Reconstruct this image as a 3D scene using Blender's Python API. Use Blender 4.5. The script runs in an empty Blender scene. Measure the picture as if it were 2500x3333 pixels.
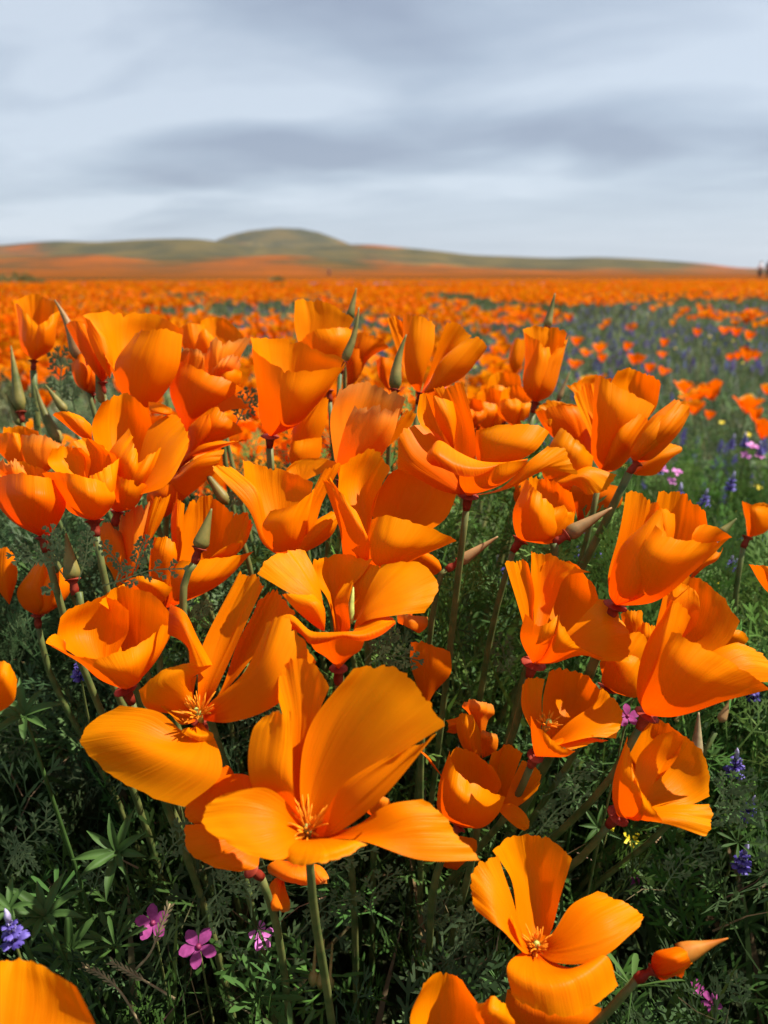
import bpy, math, random
import numpy as np
from mathutils import Vector, Matrix
R = math.radians
random.seed(7); rng = np.random.default_rng(11)
S = bpy.context.scene
COL = S.collection

# ------------------------------------------------------------------ camera
CAM = Vector((0.0, 0.0, 0.42)); PITCH = R(17.15); F = 2500.0
cd = bpy.data.cameras.new('camera'); cam = bpy.data.objects.new('camera', cd); COL.objects.link(cam)
cam.location = CAM; cam.rotation_euler = (math.pi/2 - PITCH, 0, 0)
cd.sensor_fit = 'VERTICAL'; cd.sensor_height = 36; cd.sensor_width = 27; cd.lens = 36*F/3333
cd.clip_start = 0.02; cd.clip_end = 6000
cd.dof.use_dof = True; cd.dof.focus_distance = 0.33; cd.dof.aperture_fstop = 11
S.camera = cam
# ------------------------------------------------------------------ light
SUN_EL, SUN_AZ = R(55), R(80)          # azimuth clockwise from +Y (view direction)
sd = bpy.data.lights.new('sun', 'SUN'); sun = bpy.data.objects.new('sun', sd); COL.objects.link(sun)
sd.energy = 5.0; sd.angle = R(0.55); sd.color = (1.0, 0.955, 0.88)
to_sun = Vector((math.sin(SUN_AZ)*math.cos(SUN_EL), math.cos(SUN_AZ)*math.cos(SUN_EL), math.sin(SUN_EL)))
sun.rotation_euler = to_sun.to_track_quat('Z', 'Y').to_euler()
S.view_settings.view_transform = 'Standard'; S.view_settings.look = 'None'
S.view_settings.exposure = 1.1; S.view_settings.gamma = 1.0
S.view_settings.use_curve_mapping = False

SKYSEED = 38.2
def build_world():
    w = bpy.data.worlds.new('World'); S.world = w; w.use_nodes = True
    nt = w.node_tree; N = nt.nodes; L = nt.links; N.clear()
    def n(t, **k):
        o = N.new(t)
        for a, b in k.items(): setattr(o, a, b)
        return o
    def m(op, a, b=None, c=None):
        o = n('ShaderNodeMath', operation=op)
        for i, v in enumerate((a, b, c)):
            if v is None: continue
            if isinstance(v, (int, float)): o.inputs[i].default_value = v
            else: L.new(v, o.inputs[i])
        return o.outputs[0]
    tc = n('ShaderNodeTexCoord'); sp = n('ShaderNodeSeparateXYZ'); L.new(tc.outputs['Generated'], sp.inputs[0])
    X, Y, Z = sp.outputs
    zz = m('ADD', m('MAXIMUM', Z, 0.0), 0.15)
    px = m('DIVIDE', X, zz); py = m('DIVIDE', Y, zz)
    s = m('ADD', m('MULTIPLY', px, 0.316), m('MULTIPLY', py, 0.949))
    t = m('ADD', m('MULTIPLY', px, 0.949), m('MULTIPLY', py, -0.316))
    def noise(sx, tx, scale, det, off, rough=0.5):
        cb = n('ShaderNodeCombineXYZ'); L.new(m('MULTIPLY', s, sx), cb.inputs[0]); L.new(m('MULTIPLY', t, tx), cb.inputs[1]); cb.inputs[2].default_value = off
        q = n('ShaderNodeTexNoise'); q.inputs['Scale'].default_value = scale; q.inputs['Detail'].default_value = det
        q.inputs['Roughness'].default_value = rough; q.inputs['Distortion'].default_value = 0.35
        L.new(cb.outputs[0], q.inputs['Vector']); return q.outputs['Fac']
    n1 = noise(1.0, 0.75, 1.25, 6, SKYSEED, .45)
    n2 = noise(1.0, 0.35, 4.5, 4, 8.3, .5)
    # a long dark cloud bank crossing the sky
    sb = m('ADD', s, m('MULTIPLY', m('SUBTRACT', n1, 0.5), 0.7))
    g = m('DIVIDE', m('SUBTRACT', sb, 3.2), 0.36); g = m('POWER', 2.718, m('MULTIPLY', m('MULTIPLY', g, g), -1.0))
    v = m('ADD', m('MULTIPLY', n1, 2.5), m('MULTIPLY', n2, 0.25))
    v = m('SUBTRACT', v, m('MULTIPLY', g, 0.24))
    v = m('ADD', v, -0.74)
    # even veil near the horizon
    far = n('ShaderNodeMapRange'); L.new(s, far.inputs['Value']); far.inputs['From Min'].default_value = 3.7; far.inputs['From Max'].default_value = 4.6
    mixv = n('ShaderNodeMix', data_type='FLOAT'); L.new(far.outputs[0], mixv.inputs['Factor']); L.new(v, mixv.inputs[2])
    L.new(m('ADD', m('MULTIPLY', n2, 0.3), 0.40), mixv.inputs[3])
    cr = n('ShaderNodeValToRGB'); L.new(mixv.outputs[0], cr.inputs[0])
    e = cr.color_ramp.elements
    e[0].position = 0.10; e[0].color = (0.262, 0.298, 0.37, 1)
    e[1].position = 0.85; e[1].color = (0.52, 0.565, 0.62, 1)
    k = e.new(0.45); k.color = (0.365, 0.415, 0.482, 1)
    sky = n('ShaderNodeTexSky', sky_type='NISHITA'); sky.sun_disc = False; sky.sun_elevation = SUN_EL; sky.sun_rotation = SUN_AZ
    sc = n('ShaderNodeMix', data_type='RGBA', blend_type='MULTIPLY'); sc.inputs['Factor'].default_value = 1
    L.new(cr.outputs[0], sc.inputs[6]); sc.inputs[7].default_value = (5.55, 5.75, 6.0, 1)
    mx = n('ShaderNodeMix', data_type='RGBA'); mx.inputs['Factor'].default_value = 0.9
    L.new(sky.outputs[0], mx.inputs[6]); L.new(sc.outputs[2], mx.inputs[7])
    bg = n('ShaderNodeBackground'); bg.inputs['Strength'].default_value = 0.1; L.new(mx.outputs[2], bg.inputs[0])
    out = n('ShaderNodeOutputWorld'); L.new(bg.outputs[0], out.inputs[0])
build_world()

# ------------------------------------------------------------------ materials
def mat(name, build):
    m = bpy.data.materials.new(name); m.use_nodes = True; nt = m.node_tree; nt.nodes.clear()
    build(nt, nt.nodes, nt.links); return m
def petal_material(name, tip, deep, base, wilt=0.0, trans=0.46, rough=0.36, bump=0.35):
    def b(nt, N, L):
        uv = N.new('ShaderNodeUVMap'); sp = N.new('ShaderNodeSeparateXYZ'); L.new(uv.outputs[0], sp.inputs[0])
        oi = N.new('ShaderNodeObjectInfo')
        cb = N.new('ShaderNodeCombineXYZ')
        mu = N.new('ShaderNodeMath'); mu.operation = 'MULTIPLY'; mu.inputs[1].default_value = 60; L.new(sp.outputs[0], mu.inputs[0])
        mv = N.new('ShaderNodeMath'); mv.operation = 'MULTIPLY'; mv.inputs[1].default_value = 1.6; L.new(sp.outputs[1], mv.inputs[0])
        L.new(mu.outputs[0], cb.inputs[0]); L.new(mv.outputs[0], cb.inputs[1]); L.new(oi.outputs['Random'], cb.inputs[2])
        st = N.new('ShaderNodeTexNoise'); st.inputs['Scale'].default_value = 1.0; st.inputs['Detail'].default_value = 3; L.new(cb.outputs[0], st.inputs['Vector'])
        ge = N.new('ShaderNodeNewGeometry')
        bl = N.new('ShaderNodeTexNoise'); bl.inputs['Scale'].default_value = 60; bl.inputs['Detail'].default_value = 3; L.new(ge.outputs['Position'], bl.inputs['Vector'])
        cr = N.new('ShaderNodeValToRGB'); e = cr.color_ramp.elements
        e[0].position = 0.0; e[0].color = base; e[1].position = 0.95; e[1].color = tip
        q = e.new(0.14); q.color = deep
        q = e.new(0.6); q.color = tuple((deep[i]+tip[i])/2 for i in range(4))
        a = N.new('ShaderNodeMath'); a.operation = 'MULTIPLY_ADD'; L.new(st.outputs[0], a.inputs[0]); a.inputs[1].default_value = 0.5; L.new(sp.outputs[1], a.inputs[2])
        a2 = N.new('ShaderNodeMath'); a2.operation = 'MULTIPLY_ADD'; L.new(bl.outputs[0], a2.inputs[0]); a2.inputs[1].default_value = 0.5; L.new(a.outputs[0], a2.inputs[2])
        a3 = N.new('ShaderNodeMath'); a3.operation = 'SUBTRACT'; L.new(a2.outputs[0], a3.inputs[0]); a3.inputs[1].default_value = 0.50
        a4 = N.new('ShaderNodeMath'); a4.operation = 'MULTIPLY_ADD'; L.new(oi.outputs['Random'], a4.inputs[0]); a4.inputs[1].default_value = 0.30; L.new(a3.outputs[0], a4.inputs[2])
        a5 = N.new('ShaderNodeMath'); a5.operation = 'SUBTRACT'; L.new(a4.outputs[0], a5.inputs[0]); a5.inputs[1].default_value = 0.17
        L.new(a5.outputs[0], cr.inputs[0]); col = cr.outputs[0]
        if wilt > 0:
            wr = N.new('ShaderNodeMapRange'); wr.inputs['From Min'].default_value = 0.80; wr.inputs['From Max'].default_value = 1.02; wr.inputs['To Max'].default_value = wilt
            w2 = N.new('ShaderNodeMath'); w2.operation = 'MULTIPLY_ADD'; L.new(bl.outputs[0], w2.inputs[0]); w2.inputs[1].default_value = 0.35; L.new(sp.outputs[1], w2.inputs[2])
            w3 = N.new('ShaderNodeMath'); w3.operation = 'SUBTRACT'; L.new(w2.outputs[0], w3.inputs[0]); w3.inputs[1].default_value = 0.15
            L.new(w3.outputs[0], wr.inputs['Value'])
            mx = N.new('ShaderNodeMix'); mx.data_type = 'RGBA'; L.new(wr.outputs[0], mx.inputs['Factor']); L.new(col, mx.inputs[6]); mx.inputs[7].default_value = (0.50, 0.22, 0.06, 1)
            col = mx.outputs[2]
        p = N.new('ShaderNodeBsdfPrincipled'); L.new(col, p.inputs['Base Color']); p.inputs['Roughness'].default_value = rough
        p.inputs['Specular IOR Level'].default_value = 0.045
        bp = N.new('ShaderNodeBump'); bp.inputs['Strength'].default_value = bump; bp.inputs['Distance'].default_value = 0.0006
        L.new(st.outputs[0], bp.inputs['Height']); L.new(bp.outputs[0], p.inputs['Normal'])
        t = N.new('ShaderNodeBsdfTranslucent'); L.new(bp.outputs[0], t.inputs['Normal'])
        sat = N.new('ShaderNodeMix'); sat.data_type = 'RGBA'; sat.blend_type = 'MULTIPLY'; sat.inputs['Factor'].default_value = 1
        L.new(col, sat.inputs[6]); sat.inputs[7].default_value = (0.96, 0.43, 0.25, 1); L.new(sat.outputs[2], t.inputs[0])
        ms = N.new('ShaderNodeMixShader'); ms.inputs[0].default_value = trans; L.new(p.outputs[0], ms.inputs[1]); L.new(t.outputs[0], ms.inputs[2])
        o = N.new('ShaderNodeOutputMaterial'); L.new(ms.outputs[0], o.inputs[0])
    return mat(name, b)
M = {}
M['petal'] = petal_material('poppy_petal', (0.84, 0.25, 0.0006, 1), (0.80, 0.155, 0.0004, 1), (0.70, 0.08, 0.001, 1))
M['deep'] = petal_material('poppy_petal_deep_shaded', (0.78, 0.175, 0.0005, 1), (0.72, 0.10, 0.0004, 1), (0.55, 0.04, 0.001, 1), trans=.4)  # darker, redder petal copy; puts shade into the colour of shaded flowers
M['wilt'] = petal_material('poppy_petal_wilted', (0.90, 0.26, 0.01, 1), (0.88, 0.17, 0.003, 1), (0.70, 0.08, 0.004, 1), wilt=.6, bump=.4)
def simple(name, col, rough=0.5, trans=0.0, var=0.25, scale=300, spec=0.4, col2=None, bump=0.0):
    def b(nt, N, L):
        tc = N.new('ShaderNodeNewGeometry'); no = N.new('ShaderNodeTexNoise'); no.inputs['Scale'].default_value = scale; no.inputs['Detail'].default_value = 4
        L.new(tc.outputs['Position'], no.inputs['Vector'])
        cr = N.new('ShaderNodeValToRGB'); e = cr.color_ramp.elements; e[0].position = 0.35; e[1].position = 0.68
        c2 = col2 or tuple(c*(1+var) for c in col); e[0].color = (*[c*(1-var) for c in col], 1); e[1].color = (*c2, 1)
        L.new(no.outputs[0], cr.inputs[0])
        p = N.new('ShaderNodeBsdfPrincipled'); L.new(cr.outputs[0], p.inputs['Base Color']); p.inputs['Roughness'].default_value = rough
        p.inputs['Specular IOR Level'].default_value = spec
        if bump:
            bp = N.new('ShaderNodeBump'); bp.inputs['Strength'].default_value = bump; bp.inputs['Distance'].default_value = 0.001; L.new(no.outputs[0], bp.inputs['Height']); L.new(bp.outputs[0], p.inputs['Normal'])
        sh = p.outputs[0]
        if trans:
            t = N.new('ShaderNodeBsdfTranslucent'); L.new(cr.outputs[0], t.inputs[0])
            ms = N.new('ShaderNodeMixShader'); ms.inputs[0].default_value = trans; L.new(sh, ms.inputs[1]); L.new(t.outputs[0], ms.inputs[2]); sh = ms.outputs[0]
        o = N.new('ShaderNodeOutputMaterial'); L.new(sh, o.inputs[0])
    return mat(name, b)
def attr_mat(name, rough=0.6, trans=0.2, spec=0.10):
    def b(nt, N, L):
        a = N.new('ShaderNodeAttribute'); a.attribute_name = 'col'
        p = N.new('ShaderNodeBsdfPrincipled'); L.new(a.outputs['Color'], p.inputs['Base Color']); p.inputs['Roughness'].default_value = rough; p.inputs['Specular IOR Level'].default_value = spec
        t = N.new('ShaderNodeBsdfTranslucent'); L.new(a.outputs['Color'], t.inputs[0])
        ms = N.new('ShaderNodeMixShader'); ms.inputs[0].default_value = trans; L.new(p.outputs[0], ms.inputs[1]); L.new(t.outputs[0], ms.inputs[2])
        o = N.new('ShaderNodeOutputMaterial'); L.new(ms.outputs[0], o.inputs[0])
    return mat(name, b)
M['stem'] = simple('poppy_stem', (0.075, 0.12, 0.03), 0.5, 0.0, 0.3, 120, 0.2, (0.14, 0.14, 0.04))
M['rim'] = simple('red_rim', (0.26, 0.022, 0.010), 0.5, 0.2, 0.3, 150, 0.1, (0.34, 0.06, 0.03))
M['bud'] = simple('bud_cap', (0.11, 0.125, 0.028), 0.5, 0.1, 0.25, 90, 0.2, (0.25, 0.19, 0.05))
M['budred'] = simple('bud_cap_pink', (0.22, 0.14, 0.05), 0.5, 0.1, 0.25, 90, 0.2, (0.36, 0.20, 0.08))
M['budorange'] = simple('bud_cap_orange', (0.50, 0.12, 0.01), 0.5, 0.2, 0.25, 90, 0.1, (0.50, 0.24, 0.04))
M['stamen'] = simple('stamen', (0.78, 0.25, 0.010), 0.5, 0.2, 0.3, 500, 0.1)
M['pistil'] = simple('pistil', (0.35, 0.40, 0.08), 0.5, 0.0, 0.2, 500, 0.3)
M['leafgrey'] = simple('poppy_leaf_grey', (0.125, 0.175, 0.075), 0.6, 0.42, 0.2, 90, 0.1)
M['leafgreen'] = simple('lupine_leaf_green', (0.050, 0.100, 0.022), 0.55, 0.25, 0.25, 90, 0.15)
M['violet'] = simple('lupine_violet', (0.060, 0.035, 0.27), 0.5, 0.25, 0.3, 400, 0.2, (0.17, 0.13, 0.45))
M['palelilac'] = simple('lupine_pale_bud', (0.40, 0.36, 0.55), 0.6, 0.2, 0.3, 400, 0.3)
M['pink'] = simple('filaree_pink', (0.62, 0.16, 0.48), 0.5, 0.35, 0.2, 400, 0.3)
M['shadedpink'] = simple('filaree_shaded_pink', (0.34, 0.06, 0.22), 0.5, 0.35, 0.2, 400, 0.1)  # darkened copy of the pink, shade painted in for flowers under the clump
M['magenta'] = simple('filaree_heart', (0.20, 0.02, 0.07), 0.5, 0.1, 0.2, 400, 0.3)
M['yellow'] = simple('goldfield_yellow', (0.86, 0.66, 0.02), 0.5, 0.3, 0.15, 400, 0.3)
M['straw'] = simple('dry_straw', (0.34, 0.26, 0.13), 0.6, 0.2, 0.3, 200, 0.3)
M['fol'] = attr_mat('foliage')
M['fieldflower'] = attr_mat('field_poppies', 0.6, 0.42, 0.05)
M['soil'] = simple('soil', (0.045, 0.034, 0.022), 0.9, 0, 0.5, 70, 0.2, (0.09, 0.07, 0.045))

# ------------------------------------------------------------------ helpers
def tag(o, label=None, cat=None, group=None, kind=None):
    if label: o['label'] = label
    if cat: o['category'] = cat
    if group: o['group'] = group
    if kind: o['kind'] = kind
    return o
CROP = dict(A=(0,900,1.952), B=(750,900,1.8433), C=(1600,1000,1.8433), D=(0,1600,1.952), E=(750,1700,1.952), F=(1600,1700,1.8433),
            G=(250,2100,1.2289), H=(1300,2600,1.3825), I=(0,2600,1.2289), T=(0,700,1.3272), U=(1250,700,1.3272), J=(1250,1150,1.8433), K=(600,1650,1.8433),
            P=(0,0,0.6636), X=(0,0,1.0))
cp, sp_ = math.cos(PITCH), math.sin(PITCH)
def W(c, x, y, d):
    """place of a point seen in direction (x, y) at depth d metres"""
    o = CROP[c]; sx = o[0]+x/o[2]; sy = o[1]+y/o[2]
    a = (sx-1250)/F*d; b = -(sy-1666.5)/F*d
    return Vector((a, d*cp + b*sp_, CAM.z + b*cp - d*sp_))
def mesh_obj(name, verts, faces, m, parent=None, loc=None, smooth=True, uvs=None):
    me = bpy.data.meshes.new(name); me.from_pydata([tuple(v) for v in verts], [], faces)
    if smooth: me.polygons.foreach_set('use_smooth', [True]*len(me.polygons))
    if uvs is not None:
        ul = me.uv_layers.new(name='UVMap'); li = np.empty(len(me.loops), dtype=np.int32); me.loops.foreach_get('vertex_index', li)
        ul.data.foreach_set('uv', np.asarray(uvs, dtype=np.float32)[li].ravel())
    me.materials.append(m); me.update()
    o = bpy.data.objects.new(name, me); COL.objects.link(o)
    if parent: o.parent = parent
    if loc is not None: o.location = loc
    return o
def empty(name, loc):
    o = bpy.data.objects.new(name, None); COL.objects.link(o); o.location = loc; o.empty_display_size = 0.01
    return o
def crom(P, t):
    """Catmull-Rom through rows of P, t in 0..1 (array)"""
    P = np.asarray(P, float); n = len(P)
    if n == 2: return P[0][None]*(1-t)[:, None] + P[1][None]*t[:, None]
    d = np.linalg.norm(np.diff(P, axis=0), axis=1)**0.5 + 1e-6
    k = np.concatenate([[0], np.cumsum(d)]); k /= k[-1]
    T = np.gradient(P, k, axis=0) if n > 2 else None
    # finite difference tangents (nonuniform)
    out = np.empty((len(t), P.shape[1]))
    idx = np.clip(np.searchsorted(k, t, side='right')-1, 0, n-2)
    h = k[idx+1]-k[idx]; s = (t-k[idx])/h
    h00 = 2*s**3-3*s**2+1; h10 = s**3-2*s**2+s; h01 = -2*s**3+3*s**2; h11 = s**3-s**2
    out = h00[:, None]*P[idx]+(h10*h)[:, None]*T[idx]+h01[:, None]*P[idx+1]+(h11*h)[:, None]*T[idx+1]
    return out
def tube(pts, r0, r1=None, k=7, name='stem', m=None, parent=None):
    r1 = r0 if r1 is None else r1
    vs, fs = tube_data(pts, r0, r1, k)
    return mesh_obj(name, vs, fs, m, parent)
def tube_data(pts, r0, r1, k=7, prof=None):
    P = [Vector(p) for p in pts]; n = len(P); vs = []; fs = []
    ref = Vector((0.3, 0.9, 0.2))
    for i, p in enumerate(P):
        d = (P[min(i+1, n-1)]-P[max(i-1, 0)]).normalized()
        a = d.cross(ref)
        if a.length < 1e-3: a = d.cross(Vector((1, 0, 0)))
        a.normalize(); b = d.cross(a)
        r = prof[i] if prof else r0+(r1-r0)*i/(n-1)
        for j in range(k):
            q = 2*math.pi*j/k; vs.append(p+a*(r*math.cos(q))+b*(r*math.sin(q)))
    for i in range(n-1):
        for j in range(k):
            fs.append((i*k+j, i*k+(j+1) % k, (i+1)*k+(j+1) % k, (i+1)*k+j))
    fs.append(tuple(range(k))[::-1]); fs.append(tuple((n-1)*k+j for j in range(k)))
    return vs, fs
def curve_pts(P, n=10):
    return [Vector(v) for v in crom([tuple(p) for p in P], np.linspace(0, 1, n))]

def surf(cols, nu=46, nv=26, ripple=1.0, seed=0, jag=1.0, size=None):
    """petal sheet through control columns; each column runs from the claw to the rim"""
    r = np.random.default_rng(seed)
    v = np.linspace(0, 1, nv)
    C = np.stack([crom([tuple(p) for p in c], v) for c in cols])    # (nc, nv, 3)
    u = np.linspace(-1, 1, nu)
    nc = len(cols)
    if nc == 3:
        # rounded corners: the rim is an arc, the claw is narrow
        Lw = u*(u-1)/2; Cw = 1-u*u; Rw = u*(u+1)/2
        G = Lw[:, None, None]*C[0]+Cw[:, None, None]*C[1]+Rw[:, None, None]*C[2]
    else:
        G = np.stack([crom(C[:, j, :], (u+1)/2) for j in range(nv)], axis=1)
    # rim: fine teeth and slow waves
    L = np.linalg.norm(G[:, -1]-G[:, 0], axis=1).mean() if size is None else size
    ph = r.uniform(0, 6.28, 12)
    rim = 0.012*np.sin(u*5+ph[0])-0.012*np.abs(np.sin(u*6.5+ph[1]))+0.005*np.sin(u*23+ph[2])+0.0035*r.standard_normal(nu)
    for _ in range(r.integers(0, 3)): rim -= r.uniform(.01, .035)*np.exp(-((u-r.uniform(-.8, .8))/.035)**2)
    dv = G[:, -1]-G[:, -2]; dv /= (np.linalg.norm(dv, axis=1)[:, None]+1e-9)
    w = (v**6)[None, :, None]
    G = G + dv[:, None, :]*(rim*L*jag)[:, None, None]*w
    # normals
    du = np.gradient(G, axis=0); dvv = np.gradient(G, axis=1)
    Nn = np.cross(du, dvv); Nn /= (np.linalg.norm(Nn, axis=2, keepdims=True)+1e-12)
    uu = u[:, None]; vv = v[None, :]
    disp = (0.012*np.sin(uu*4.2+ph[3]+vv*1.5)*vv**2 + 0.008*np.sin(uu*7.5+ph[4]-vv*2)*vv**4 + 0.0035*np.sin(uu*17+ph[5])*vv**7
            + 0.006*np.sin(vv*6+ph[6]+uu*2)*(vv*(1-vv)*4) + 0.0010*np.sin(uu*27+ph[7])*vv**3 + 0.0010*np.sin(uu*47+ph[8])*vv**5)
    for _ in range(4):
        u0 = r.uniform(-.85, .85); disp = disp + r.uniform(-.008, .008)*np.exp(-((uu-u0*(.4+.6*vv))/r.uniform(.03, .12))**2)*np.clip((vv-r.uniform(0,.5))*2, 0, 1)**1.5
    disp = disp + r.uniform(.0, .012)*np.exp(-((vv-.94)/.07)**2)*np.sin(uu*3+ph[9])
    G = G + Nn*(disp*L*ripple)[:, :, None]
    return G, u, v
def grid_mesh(G, u, v):
    nu, nv = G.shape[:2]
    verts = G.reshape(-1, 3); idx = np.arange(nu*nv).reshape(nu, nv)
    f = np.stack([idx[:-1, :-1], idx[1:, :-1], idx[1:, 1:], idx[:-1, 1:]], axis=-1).reshape(-1, 4)
    uv = np.stack(np.meshgrid((u+1)/2, v, indexing='ij'), axis=-1).reshape(-1, 2)
    return verts, f.tolist(), uv

CENTRE = Vector((-0.01, 0.40, 0.0))
def root_for(b, k=0.5):
    g = Vector((b.x, b.y, 0)); return g.lerp(CENTRE, k)
def stem_path(root, b, axis):
    h = (b-root).length; a = ((b-root).normalized()+axis*0.45+Vector((0, 0, .3))).normalized()
    return curve_pts([root, root.lerp(b, 0.5)-a*h*.02+Vector((0.002, 0.004, 0.006)), b-a*h*0.12, b], 12)
def receptacle(root, b, axis, parent, r=0.0042, m='rim'):
    """the funnel under the flower with its flared red rim"""
    r = r*.68; prof = [0.0016, 0.0020, r*0.55, r*0.82, r*1.22, r*1.1, r*0.5]
    t = [-0.0065, -0.004, -0.0014, -0.0002, 0.0004, 0.0007, 0.0011]
    pts = [b+axis*x-root for x in t]
    vs, fs = tube_data(pts, 0, 0, 12, prof)
    return mesh_obj('receptacle', vs, fs, M[m], parent)
HERO = []
def poppy(crop, d, base, petals, label, m='petal', ripple=1.0, jag=1.0, stamens=None, pistil=None, stem=True, root=None, rk=0.5, k=1.0, rr=0.0042, sr=0.0015, wilt=False, tipd=None, axis=None):
    """petals: list of [columns] in view directions with mm of depth; None base per petal = shared base"""
    bd = base[2] if len(base) > 2 else 0
    b = W(crop, base[0], base[1], d+bd/1000)
    rt = Vector(root) if root is not None else root_for(b, rk)
    t = empty('poppy', rt)
    tag(t, label, 'poppy', 'large poppies of the near clump')
    tips = Vector()
    for i, pt in enumerate(petals):
        c = crop; own = None; mm = m; rp = ripple; jg = jag; dd = d
        if isinstance(pt, dict):
            c = pt.get('c', crop); own = pt.get('b'); mm = pt.get('m', m); rp = pt.get('r', ripple); jg = pt.get('j', jag); cols = pt['p']; dd = pt.get('d', d)
        else: cols = pt
        cw = []
        nc = len(cols)
        for j, col in enumerate(cols):
            P = [W(c, q[0], q[1], dd+(q[2]/1000*k if len(q) > 2 else 0)) for q in col]
            if own != 'none':
                bb = W(c, own[0], own[1], dd+(own[2]/1000 if len(own) > 2 else 0)) if own else b
                side = (P[0]-bb)
                x = cols[j][0]; 
                P.insert(0, bb + side*0.03)
            cw.append([p-rt for p in P])
        tips += cw[nc//2][-1]
        G, u, v = surf(cw, ripple=rp, jag=jg, seed=len(HERO)*17+i)
        vs, fs, uv = grid_mesh(G, u, v)
        mesh_obj('petal', vs, fs, M[mm], t, uvs=uv)
    ax = ((tips/len(petals)+rt)-b).normalized() if axis is None else Vector(axis).normalized()
    HERO.append(t)
    if stem:
        pth = stem_path(rt, b-ax*0.006, ax)
        vs, fs = tube_data([p-rt for p in pth], sr*1.25, sr, 8); mesh_obj('stem', vs, fs, M['stem'], t)
        receptacle(rt, b, ax, t, rr)
    if stamens:
        c, x, y, dz, size = stamens
        s0 = W(c, x, y, d+dz/1000); vs = []; fs = []; r = random.Random(len(HERO))
        up = ax.cross(Vector((1, 0.1, 0))).normalized(); sd_ = ax.cross(up)
        for i in range(46):
            a = i*2.4; sp = r.uniform(0.25, 1.5); ln = size*r.uniform(0.5, 1.2)
            dr = (ax*1.0 + (up*math.cos(a)+sd_*math.sin(a))*sp).normalized()
            bend = Vector((r.uniform(-.3, .3), r.uniform(-.3, .3), r.uniform(-.3, .3)))
            P = curve_pts([s0-rt, s0-rt+dr*ln*0.5, s0-rt+dr*ln+bend*ln*0.35], 6)
            a_, b_ = tube_data(P, 0, 0, 5, [0.00016, 0.00017, 0.00026, 0.00036, 0.00032, 0.00010])
            o = len(vs); vs += a_; fs += [tuple(q+o for q in f) for f in b_]
        mesh_obj('stamens', vs, fs, M['stamen'], t)
        a_, b_ = tube_data([s0-rt-ax*0.003, s0-rt+ax*0.001, s0-rt+ax*0.0035, s0-rt+ax*0.0045], 0, 0, 8, [0.001, 0.0014, 0.0012, 0.0004])
        mesh_obj('pistil', a_, b_, M['pistil'], t)
    if pistil:
        c, P = pistil; P = [W(c, *q[:2], d+q[2]/1000)-rt for q in P]
        P = curve_pts(P, 8); vs, fs = tube_data(P, 0, 0, 8, [.0008, .0012, .0014, .0013, .0011, .0009, .0006, .0002]); mesh_obj('pistil', vs, fs, M['pistil'], t)
    return t

def bud(crop, d, tip, base, hw, label, m='bud', stem_to=None, rim=True, cat='poppy bud', name='poppy_bud', sr=0.0014, rk=0.5, bend=0.0):
    """a pointed closed bud: base (x, y[, dz]) wide end, tip; hw half width in crop pixels"""
    b = W(crop, base[0], base[1], d+(base[2] if len(base) > 2 else 0)/1000)
    tp = W(crop, tip[0], tip[1], d+(tip[2] if len(tip) > 2 else 0)/1000)
    r = hw/CROP[crop][2]/F*d; ax = (tp-b).normalized(); L = (tp-b).length
    rt = root_for(b, rk)
    t = empty(name, rt); tag(t, label, cat, 'pointed poppy buds of the near clump')
    n = 16; pts = []; prof = []
    side = ax.cross(Vector((0, 1, 0))).normalized()
    for i in range(n):
        f = i/(n-1); pts.append(b+ax*L*f+side*bend*L*math.sin(f*math.pi)*0.5-rt)
        q = min(1, (f/0.16))**0.5*0.92+0.08*math.sin(min(1, f/0.3)*math.pi/2)
        prof.append(max(0.0003, .86*r*q*(1-max(0, (f-0.12)/0.88)**0.95)**1.0 + 0.00035))
    vs, fs = tube_data(pts, 0, 0, 14, prof)
    # fine ribs
    vs = [v + (v-pts[i//14])*0.045*math.cos((i % 14)*math.pi) for i, v in enumerate(vs)]
    mesh_obj('cap', vs, fs, M[m], t)
    if rim: receptacle(rt, b+ax*0.0005, ax, t, r*1.02)
    mids = []
    if stem_to:
        mids = [W(crop, q[0], q[1], d+(q[2] if len(q) > 2 else 0)/1000) for q in stem_to]
    P = [rt]+mids[::-1]+[b-ax*0.006] if mids else stem_path(rt, b-ax*0.006, ax)
    P = curve_pts(P, 12)
    vs, fs = tube_data([p-rt for p in P], sr*1.2, sr, 8); mesh_obj('stem', vs, fs, M['stem'], t)
    return t
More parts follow.
